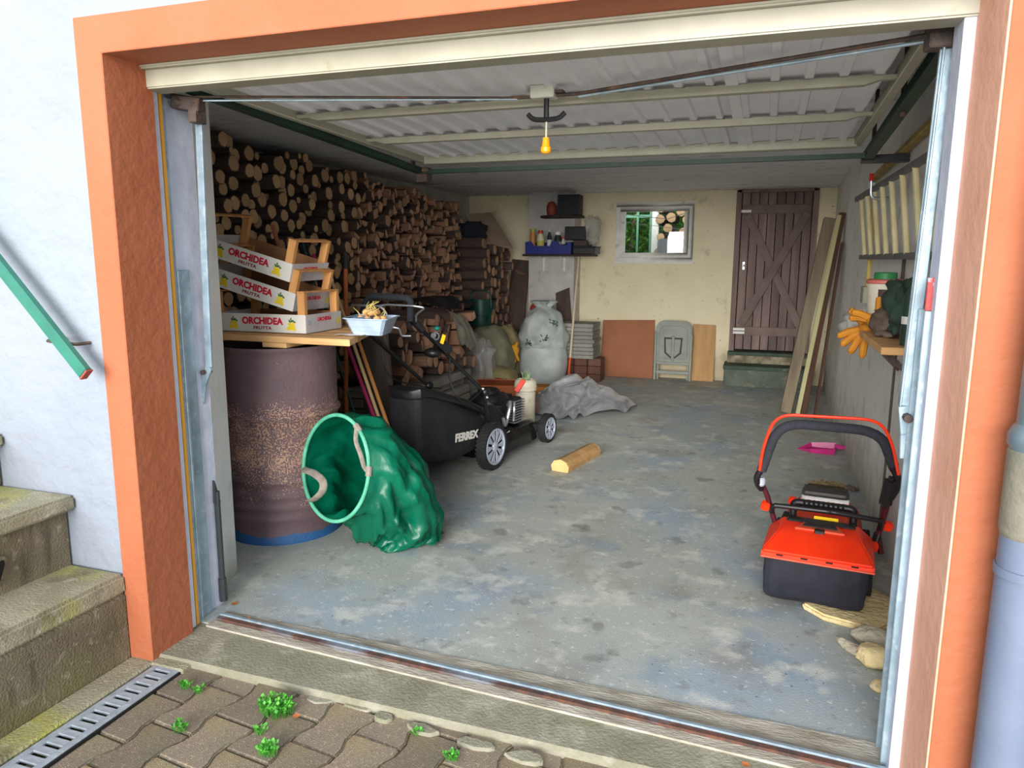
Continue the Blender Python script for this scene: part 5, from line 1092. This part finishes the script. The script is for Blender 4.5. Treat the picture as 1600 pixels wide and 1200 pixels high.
part('rear_wall', MB().box(-2.73, -2.17, 8.72, 8.73, 1.501, zt_), m_bcr, bc); part('end_wall', MB().box(-2.73, -2.72, 8.45, 8.72, 1.501, zt_), m_bcr, bc); part('end_wall', MB().box(-2.18, -2.17, 8.45, 8.72, 1.501, zt_), m_bcr, bc)
for k in range(9): part('rib', MB().box(-2.70+k*.06, -2.692+k*.06, 8.434, 8.44, 1.505, 1.59), m_bcr, bc)
def bottle(name, label, x, y, z, h, r, body, cap, lab=None, neck=.45):
    t = thing(name, label, 'bottle', (x, y, z), group='bottles in the blue crate')
    part('body', MB().lathe([(.001, z), (r, z), (r, z+h*.68), (r*neck, z+h*.84), (r*neck, z+h*.9)], (x, y, 0), 14), mat('bt'+label[:14], body, rough=.4), t)
    part('cap', MB().lathe([(r*neck*1.2, z+h*.86), (r*neck*1.2, z+h), (.001, z+h)], (x, y, 0), 12), mat('bc'+label[:14], cap, rough=.4), t)
    if lab: part('paper_label', MB().lathe([(r*1.01, z+h*.25), (r*1.01, z+h*.55)], (x, y, 0), 14), mat('bl'+label[:14], lab, rough=.6), t)
bz = 1.508
bottle('bottle', 'amber bottle with green cap, far left in the blue crate', -2.665, 8.53, bz, .29, .034, (206, 136, 66), (170, 190, 70), neck=.8)
bottle('bottle', 'white jug with red cap in the blue crate', -2.565, 8.52, bz, .27, .045, (226, 220, 190), (196, 60, 36), (200, 196, 90), neck=.6)
bottle('bottle', 'slim dark bottle with white label and grey cap in the blue crate', -2.455, 8.52, bz, .29, .028, (40, 40, 48), (190, 200, 214), (226, 222, 222))
bottle('bottle', 'stout bottle with grey label and white cap in the blue crate', -2.36, 8.55, bz, .25, .045, (30, 50, 44), (232, 232, 226), (170, 176, 178), neck=.7)
bottle('bottle', 'narrow white-striped bottle, far right in the blue crate', -2.285, 8.52, bz, .20, .026, (196, 200, 196), (200, 70, 60), (50, 80, 60))
single('dark_box', MB().box(-2.27, -2.02, 8.52, 8.75, 1.665, 1.82), m_black, 'dark plastic box standing right of the bottles on the shelf', 'box', bevel=.006)
single('dark_tray', MB().box(-2.14, -1.88, 8.42, 8.70, 1.502, 1.575).box(-2.15, -1.87, 8.41, 8.71, 1.575, 1.59), m_black, 'flat black tray at the right end of the corner shelf', 'tray', bevel=.004)
single('dark_case', MB().box(-2.16, -1.99, 8.50, 8.75, 1.592, 1.662), mat('brown_case', (70, 50, 44), rough=.6), 'brown case between the black tray and the dark box', 'case', bevel=.006)
sack('clear_bag', 'crumpled clear bag hanging right of the dark box on the shelf', 'plastic bag', (-1.96, 8.62, 1.77), (.085, .09, .16), m_film, 77, .5, flat=False, f=3, nu=26, nv=18)
single('dark_box', MB().box(-2.38, -2.12, 8.58, 8.78, 1.957, 2.19), mat('blueblack_box', (34, 38, 50), (24, 28, 38), 20, .6), 'blue-black box on the small upper shelf', 'box', bevel=.004)
single('red_pot', MB().lathe([(.001, 1.957), (.05, 1.957), (.062, 2.0), (.062, 2.06), (.045, 2.10), (.02, 2.12), (.001, 2.12)], (-2.47, 8.65, 0), 18), mat('dull_red_pot', (150, 62, 50), rough=.6), 'dull red pot left of the box on the upper shelf', 'pot')
# ================================================================== RIGHT WALL
m_plk = mat('weathered_plank', (150, 136, 112), (124, 110, 92), 5, .85, bump=.5, stretch=(3, 3, .3)); m_plky = mat('pale_yellow_plank', (206, 200, 150), (188, 180, 132), 5, .8, stretch=(3, 3, .3)); m_plkd = mat('dark_plank', (96, 66, 50), (76, 54, 44), 5, .85, stretch=(3, 3, .3))
def lean(name, label, pb, pt, wd, th_, mt): return single(name, MB().bar(pb, pt, wd, th_, up=(0, 1, 0)), mt, label, 'plank', 'long planks leaning on the right wall', bevel=.003)
lean('long_plank', 'weathered grey plank, leftmost of those leaning on the right wall', (.25, 7.40, .0), (.53, 7.62, 1.83), .10, .10, m_plk)
lean('long_plank', 'pale yellow plank, middle of those leaning on the right wall', (.36, 7.36, .0), (.595, 7.42, 1.85), .04, .03, m_plky)
lean('long_plank', 'dark brown plank, nearest of those leaning on the right wall', (.41, 7.42, .0), (.625, 7.46, 1.87), .05, .10, m_plkd)
lean('long_plank', 'thin dark plank behind the dark brown one against the right wall', (.50, 7.2, .0), (.62, 7.2, 1.60), .02, .10, m_plkd)
# ladder
m_lrail = mat('ladder_rail', (120, 116, 118), (100, 96, 98), 10, .6); m_rung = mat('ladder_rung', (226, 214, 168), (206, 192, 146), 12, .6)
ld = thing('ladder', 'ladder with dark rails and cream rungs hung along the right wall', 'ladder', (.575, 4.1, 1.46))
part('rail', MB().box(.588, .616, 2.62, 5.55, 1.452, 1.482), m_lrail, ld, bevel=.003); part('rail', MB().prism([(2.62, 1.815), (5.62, 1.84), (5.62, 1.87), (2.62, 1.845)], .540, .566, axis='x'), m_lrail, ld, bevel=.003)
for k in range(9): part('rung', MB().tube([(.600, 2.86+k*.31, 1.475), (.552, 2.86+k*.31, 1.83)], .0135, 10), m_rung, ld)
for i, (y_, lb_) in enumerate(((4.66, 'red-tipped metal hook holding the far end of the ladder'), (2.98, 'red-tipped metal hook holding the near end of the ladder'))):
    hk = thing('ladder_hook', lb_, 'hook', (.63, y_, 1.80), group='ladder hooks'); part('hook_arm', MB().tube(fillet([(.640, y_, 1.79), (.53, y_, 1.79), (.525, y_, 1.885)], .03), .008, 8), m_steel, hk); part('red_tip', MB().tube([(.525, y_, 1.885), (.525, y_, 1.925)], .012, 10), mat('hook_red', (206, 34, 36), rough=.4), hk)
single('wooden_batten', MB().bar((.60, 2.3, 2.03), (.615, 5.4, 1.96), .04, .03), mat('aged_batten', (186, 158, 96), (160, 132, 78), 7, .85), 'yellowed wooden batten on the right wall above the ladder', 'batten', bevel=.004)
single('junction_box', MB().box(.60, .64, 5.44, 5.60, 1.86, 1.97), m_winwhite, 'white electrical box on the right wall at the ladder end', 'electrical box', bevel=.006)
single('wall_conduit', MB().tube([(.628, 5.30, 1.27), (.628, 5.34, 1.87)], .014, 8), mat('yellow_conduit', (206, 180, 104), rough=.7), 'yellowed vertical conduit on the right wall behind the ladder', 'conduit')
single('socket_box', MB().box(.595, .636, 5.22, 5.36, 1.17, 1.28), mat('old_socket', (170, 168, 150), rough=.6), 'old grey socket box below the yellowed conduit', 'socket', bevel=.006)
single('wall_conduit', MB().tube([(.632, 4.05, 1.12), (.632, 4.05, 1.46)], .009, 8), mat('dark_conduit', (84, 66, 56), rough=.7), 'dark thin conduit running down to the cluttered shelf', 'conduit')
single('wall_conduit', MB().tube([(.634, 4.05, .02), (.634, 4.05, 1.06)], .007, 8), MATS['dark_conduit'], 'dark thin conduit below the cluttered shelf', 'conduit')
rs = thing('side_shelf', 'cluttered raw wooden shelf on the right wall beyond the door rail', 'shelf', (.55, 3.7, 1.09))
m_rshelf = mat('raw_shelf_wood', (216, 168, 112), (190, 142, 92), 7, .8, bump=.3)
part('shelf_board', MB().box(.44, .637, 3.15, 4.25, 1.085, 1.115), m_rshelf, rs, bevel=.003)
part('shelf_bracket', MB().bar((.63, 3.9, .93), (.48, 3.9, 1.08), .02, .02), m_galvrust, rs); part('shelf_bracket', MB().bar((.63, 3.3, .93), (.48, 3.3, 1.08), .02, .02), m_galvrust, rs)
pt_ = thing('plastic_tub', 'white tub with red rim and green lid on the side shelf', 'tub', (.555, 3.98, 1.116)); c_ = (.55, 4.0, 0)
part('body', MB().lathe([(.001, 1.117), (.062, 1.117), (.068, 1.13), (.078, 1.335), (.080, 1.34)], c_, 26), m_canw, pt_)
part('rim', MB().lathe([(.079, 1.335), (.085, 1.338), (.085, 1.352), (.074, 1.358), (.05, 1.358)], c_, 26), mat('faded_red_rim', (206, 110, 96), rough=.5), pt_)
part('lid', MB().lathe([(.052, 1.355), (.052, 1.385), (.048, 1.39), (.001, 1.39)], c_, 22), mat('green_lid', (52, 130, 76), rough=.5), pt_)
for (nm, a0, a1, z0_, z1_, mt_) in (('brown_print', -2.05, -1.6, 1.24, 1.31, mat('brown_print', (60, 24, 30), rough=.6)), ('yellow_print', -2.05, -1.6, 1.20, 1.238, m_yellow), ('paper_label', -1.5, -.4, 1.16, 1.32, m_crwhite)):
    g = MB(); g.grid(6, 1, lambda u, v: Vector((c_[0]+.0795*math.cos(a0+(a1-a0)*u), c_[1]+.0795*math.sin(a0+(a1-a0)*u), z0_+(z1_-z0_)*v))); part(nm, g, mt_, pt_)
m_glv = mat('ochre_glove', (206, 138, 30), (184, 116, 26), 12, .75, bump=.4)
glove('work_glove', 'ochre work glove hanging over the left end of the side shelf', (.475, 3.90, 1.125), [(-.9, .1, -.25), (-.75, .1, -.55), (-.5, 0, -.85), (-.1, -.1, -1), (-.5, .1, .6)], (.04, .05, .03), m_glv, .019, .10)
glove('work_glove', 'second ochre glove with raised fingers in front of the tub', (.50, 3.74, 1.17), [(-.8, .1, .35), (-.6, .2, .1), (.0, .2, .9), (.15, .2, .8)], (.05, .05, .035), m_glv, .017, .09)
sack('grey_cuff', 'crumpled grey-brown cloth cuff behind the ochre gloves', 'cloth', (.54, 3.62, 1.175), (.07, .14, .06), mat('grey_brown_cloth', (120, 104, 88), (98, 86, 76), 9, .9), 91, .5, flat=False, nu=26, nv=18, f=3)
sack('green_cloth', 'dark green cloth heap on the side shelf near the rail', 'cloth', (.56, 3.52, 1.25), (.06, .16, .11), mat('dark_green_cloth', (52, 74, 60), (40, 58, 48), 9, .9), 93, .5, flat=False, nu=26, nv=18, f=3)
bt = thing('spray_bottle', 'dark green bottle with black cap beside the door rail', 'bottle', (.56, 3.26, 1.116)); part('body', MB().lathe([(.001, 1.117), (.042, 1.117), (.042, 1.30), (.03, 1.34), (.018, 1.35)], (.56, 3.26, 0), 16), mat('bottle_green', (44, 66, 56), rough=.4), bt); part('cap', MB().lathe([(.02, 1.345), (.02, 1.385), (.001, 1.39)], (.56, 3.26, 0), 12), m_black, bt); part('paper_label', MB().lathe([(.0425, 1.20), (.0425, 1.23)], (.56, 3.26, 0), 16), m_crwhite, bt)
sack('clear_bag', 'clear plastic bag hanging off the left end of the side shelf', 'plastic bag', (.47, 4.10, 1.12), (.085, .10, .075), m_film, 97, .5, flat=False, f=3, nu=26, nv=18)
# floor bits at right
m_pink = mat('pink_plastic', (206, 50, 130), (190, 42, 120), 10, .4)
dpn = thing('dustpan', 'pink plastic dustpan lying by the right wall', 'dustpan', (.47, 5.95, 0), rotz=-.1)
part('pan', MB().loft([[Vector((-.16, -.02, .002)), Vector((-.06, -.10, .002)), Vector((.10, -.10, .002)), Vector((.10, .10, .002)), Vector((-.06, .10, .002))], [Vector((-.165, -.02, .006)), Vector((-.07, -.115, .035)), Vector((.11, -.11, .05)), Vector((.11, .11, .05)), Vector((-.07, .11, .035))]], caps=False).add([(-.16, -.02, .002), (-.06, -.10, .002), (.10, -.10, .002), (.10, .10, .002), (-.06, .10, .002)], [(0, 1, 2, 3, 4)]), m_pink, dpn, local=True, ang=30)
part('handle', MB().tube([(.10, 0, .045), (.19, .01, .04)], [.022, .016], 10, sq=.6), m_pink, dpn, local=True)
r_ = random.Random(3); g = MB()
for k in range(260):
    a_ = r_.uniform(0, 6.28); rr_ = r_.random()**.7; x, y, s_ = .46+.12*rr_*math.cos(a_), 5.03+.10*rr_*math.sin(a_), r_.uniform(.004, .012)
    g.obox((x, y, .003+r_.random()*.008*(1-rr_)), (s_*2, s_*.7, s_*.5), (r_.uniform(-.4, .4), r_.uniform(-.4, .4), r_.uniform(0, 3)))
single('wood_crumbs', g, mat('wood_crumbs', (176, 156, 104), (132, 112, 78), 40, .9), 'scattering of dry wood crumbs on the floor by the right wall', 'debris', kind='stuff', smooth=False)
single('bark_piece', MB().bar((.57, 5.0, .012), (.68-.06, 4.93, .012), .05, .022), m_bark, 'dark piece of bark beside the wood crumbs', 'bark', bevel=.005)
# dry leaves
m_leaf = mat('dry_orange_leaf', (204, 128, 72), (176, 100, 56), 20, .8)
def leaf(label, px, py, s, rz, z=0):
    c = W(px, py, z=z); g = MB(); pts = [(0, -.5), (.35, -.2), (.42, .15), (.15, .3), (0, .55), (-.2, .3), (-.42, .1), (-.3, -.25)]
    ca_, sa_ = math.cos(rz), math.sin(rz); vs = [Vector((c.x+(a*ca_-b*sa_)*s, c.y+(a*sa_+b*ca_)*s, z+.003+.10*s*(abs(a)+abs(b)))) for a, b in pts]+[Vector((c.x, c.y, z+.003))]
    g.add(vs, [(i, (i+1) % 8, 8) for i in range(8)]); single('dry_leaf', g, m_leaf, label, 'leaf', 'dry leaves on the ground', ang=180)
leaf('orange dry leaf on the concrete left of the threshold end', 367, 944, .035, .4); leaf('pale orange dry leaf touching the left end of the threshold rail', 386, 968, .034, 1.5, .012)
leaf('dry leaf on the floor near the right door rail', 1305, 1172, .034, 2.2); leaf('brown dry leaf on the concrete apron at the bottom edge', 1165, 1196, .03, .9)
leaf('dry leaf fallen on the green weed clump', 463, 1120, .03, .3, -.02)
# weeds
m_weed = mat('weed_green', (92, 176, 60), (64, 140, 44), 30, .6, rand=.1)
def weed(label, px, py, s, n, seed):
    c = W(px, py, z=-.03); r_ = random.Random(seed); g = MB()
    for k in range(n):
        a_ = r_.uniform(0, 6.28); rr_ = s*r_.random()**.6; b_ = Vector((c.x+rr_*math.cos(a_)*.9, c.y+rr_*math.sin(a_)*.6, -.032)); h = s*r_.uniform(.2, .5)+.006
        d = Vector((r_.uniform(-1, 1), r_.uniform(-1, 1), r_.uniform(.5, 1.6))).normalized(); l = r_.uniform(.008, .018); sd_ = d.cross(Vector((0, 0, 1))).normalized()*l*.42
        t_ = b_+Vector((d.x*.01, d.y*.01, h)); g.tube([b_, t_], .0008, 3, caps=False); g.add([t_, t_+d*l*.5+sd_, t_+d*l, t_+d*l*.5-sd_], [(0, 1, 2, 3)])
    single('weed', g, m_weed, label, 'weed', 'weeds between the pavers', smooth=False, org=(c.x, c.y, -.034))
weed('largest green weed clump between the pavers', 432, 1112, .065, 260, 1); weed('short weed tuft below the largest clump, near the picture edge', 418, 1177, .035, 90, 2)
weed('small weed sprig beside the grate end', 287, 1074, .022, 34, 3); weed('dark little weed right of the grate-end sprig', 311, 1082, .016, 24, 4)
weed('row of small leaves left of the largest weed clump', 282, 1141, .03, 40, 5); weed('upright weed at the apron edge', 612, 1106, .018, 40, 6)
weed('tiny weed on the paver joint near the middle', 650, 1147, .012, 16, 7); weed('weed tuft at the bottom edge right of centre', 706, 1186, .022, 50, 8); weed('sparse weed in the joint under the largest clump', 405, 1146, .02, 26, 9)
# ================================================================== BEHIND THE BACK WINDOW
struct('yard', MB().box(-6, 3, 9.33, 18, -.3, 1.30), mat('yard_ground', (150, 140, 120), (120, 124, 90), 3, .95), smooth=False)
m_hedge = mat('hedge_leaf', (120, 178, 74), (78, 144, 52), 20, .6, rand=.1)
r_ = random.Random(17); g = MB()
for k in range(9000):
    p_ = Vector((r_.uniform(-3.0, -1.2), 11.6+r_.uniform(-.1, .5), 1.32+r_.random()**.8*1.6)); d = Vector((r_.uniform(-1, 1), r_.uniform(-1, .2), r_.uniform(-.3, 1))).normalized(); l = r_.uniform(.05, .10); s_ = d.cross(Vector((0, 0, 1))).normalized()*l*.35
    g.add([p_, p_+d*l*.5+s_, p_+d*l, p_+d*l*.5-s_], [(0, 1, 2, 3)])
hd = thing('hedge', 'bright green hedge seen through the back window', 'hedge', (-2.1, 11.8, 1.3)); part('foliage', g, m_hedge, hd, smooth=False)['kind'] = 'stuff'; part('foliage_core', MB().box(-3.2, -1.1, 12.15, 12.3, 1.3, 3.0), mat('hedge_core', (70, 120, 44), (50, 90, 34), 9, .9), hd); part('stem', MB().tube([(-2.1, 11.85, 1.3), (-2.0, 11.8, 2.2)], .04, 8), m_bark, hd)
fc = thing('yard_fence', 'pale green post fence before the hedge outside the back window', 'fence', (-2.0, 11.1, 1.3)); m_fn = mat('pale_green_fence', (90, 150, 122), rough=.5)
for k in range(6): part('picket', MB().box(-2.62+k*.19, -2.59+k*.19, 11.1, 11.12, 1.42, 2.5), m_fn, fc)
part('fence_rail', MB().box(-2.8, -1.45, 11.12, 11.14, 2.05, 2.09), m_fn, fc)
single('garden_wall', MB().box(-2.9, -1.50, 10.9, 11.2, 1.30, 1.42), mat('orange_tile', (170, 84, 58), rough=.8), 'low wall with orange coping outside the back window', 'wall', bevel=.01)
single('white_post', MB().box(-1.60, -1.50, 10.85, 10.95, 1.30, 2.6), m_winwhite, 'white post between hedge and logs outside the back window', 'post', bevel=.006)
w_ = pack(-1.48, -.6, lambda x: 1.32, lambda x: 2.4, .035, .075, 2200, 33, .95); r_ = random.Random(5)
for (x, z, r) in w_: o = inst(r_.choice(LOGR), 'yard_log', None, Matrix.Translation((x, 11.0, z)) @ Euler((0, 0, -PI/2)).to_matrix().to_4x4() @ Matrix.Diagonal((1, r, r, 1))); tag(o, 'sawn log of the sunlit pile seen through the back window', 'firewood', 'yard log pile')
g = MB().prism(rrect(-1.42, -.92, 1.31, 1.72, .06), 10.2, 10.7, axis='y'); yc = thing('white_appliance', 'white rounded appliance casing standing outside the back window', 'appliance', (-1.2, 10.4, 1.3)); part('casing', g, mat('appliance_white', (118, 122, 130), rough=.5), yc, bevel=.01, seg=2); part('door_panel', MB().box(-1.28, -1.12, 10.185, 10.2, 1.36, 1.56), mat('grey_inset', (150, 160, 170), rough=.5), yc, bevel=.004)
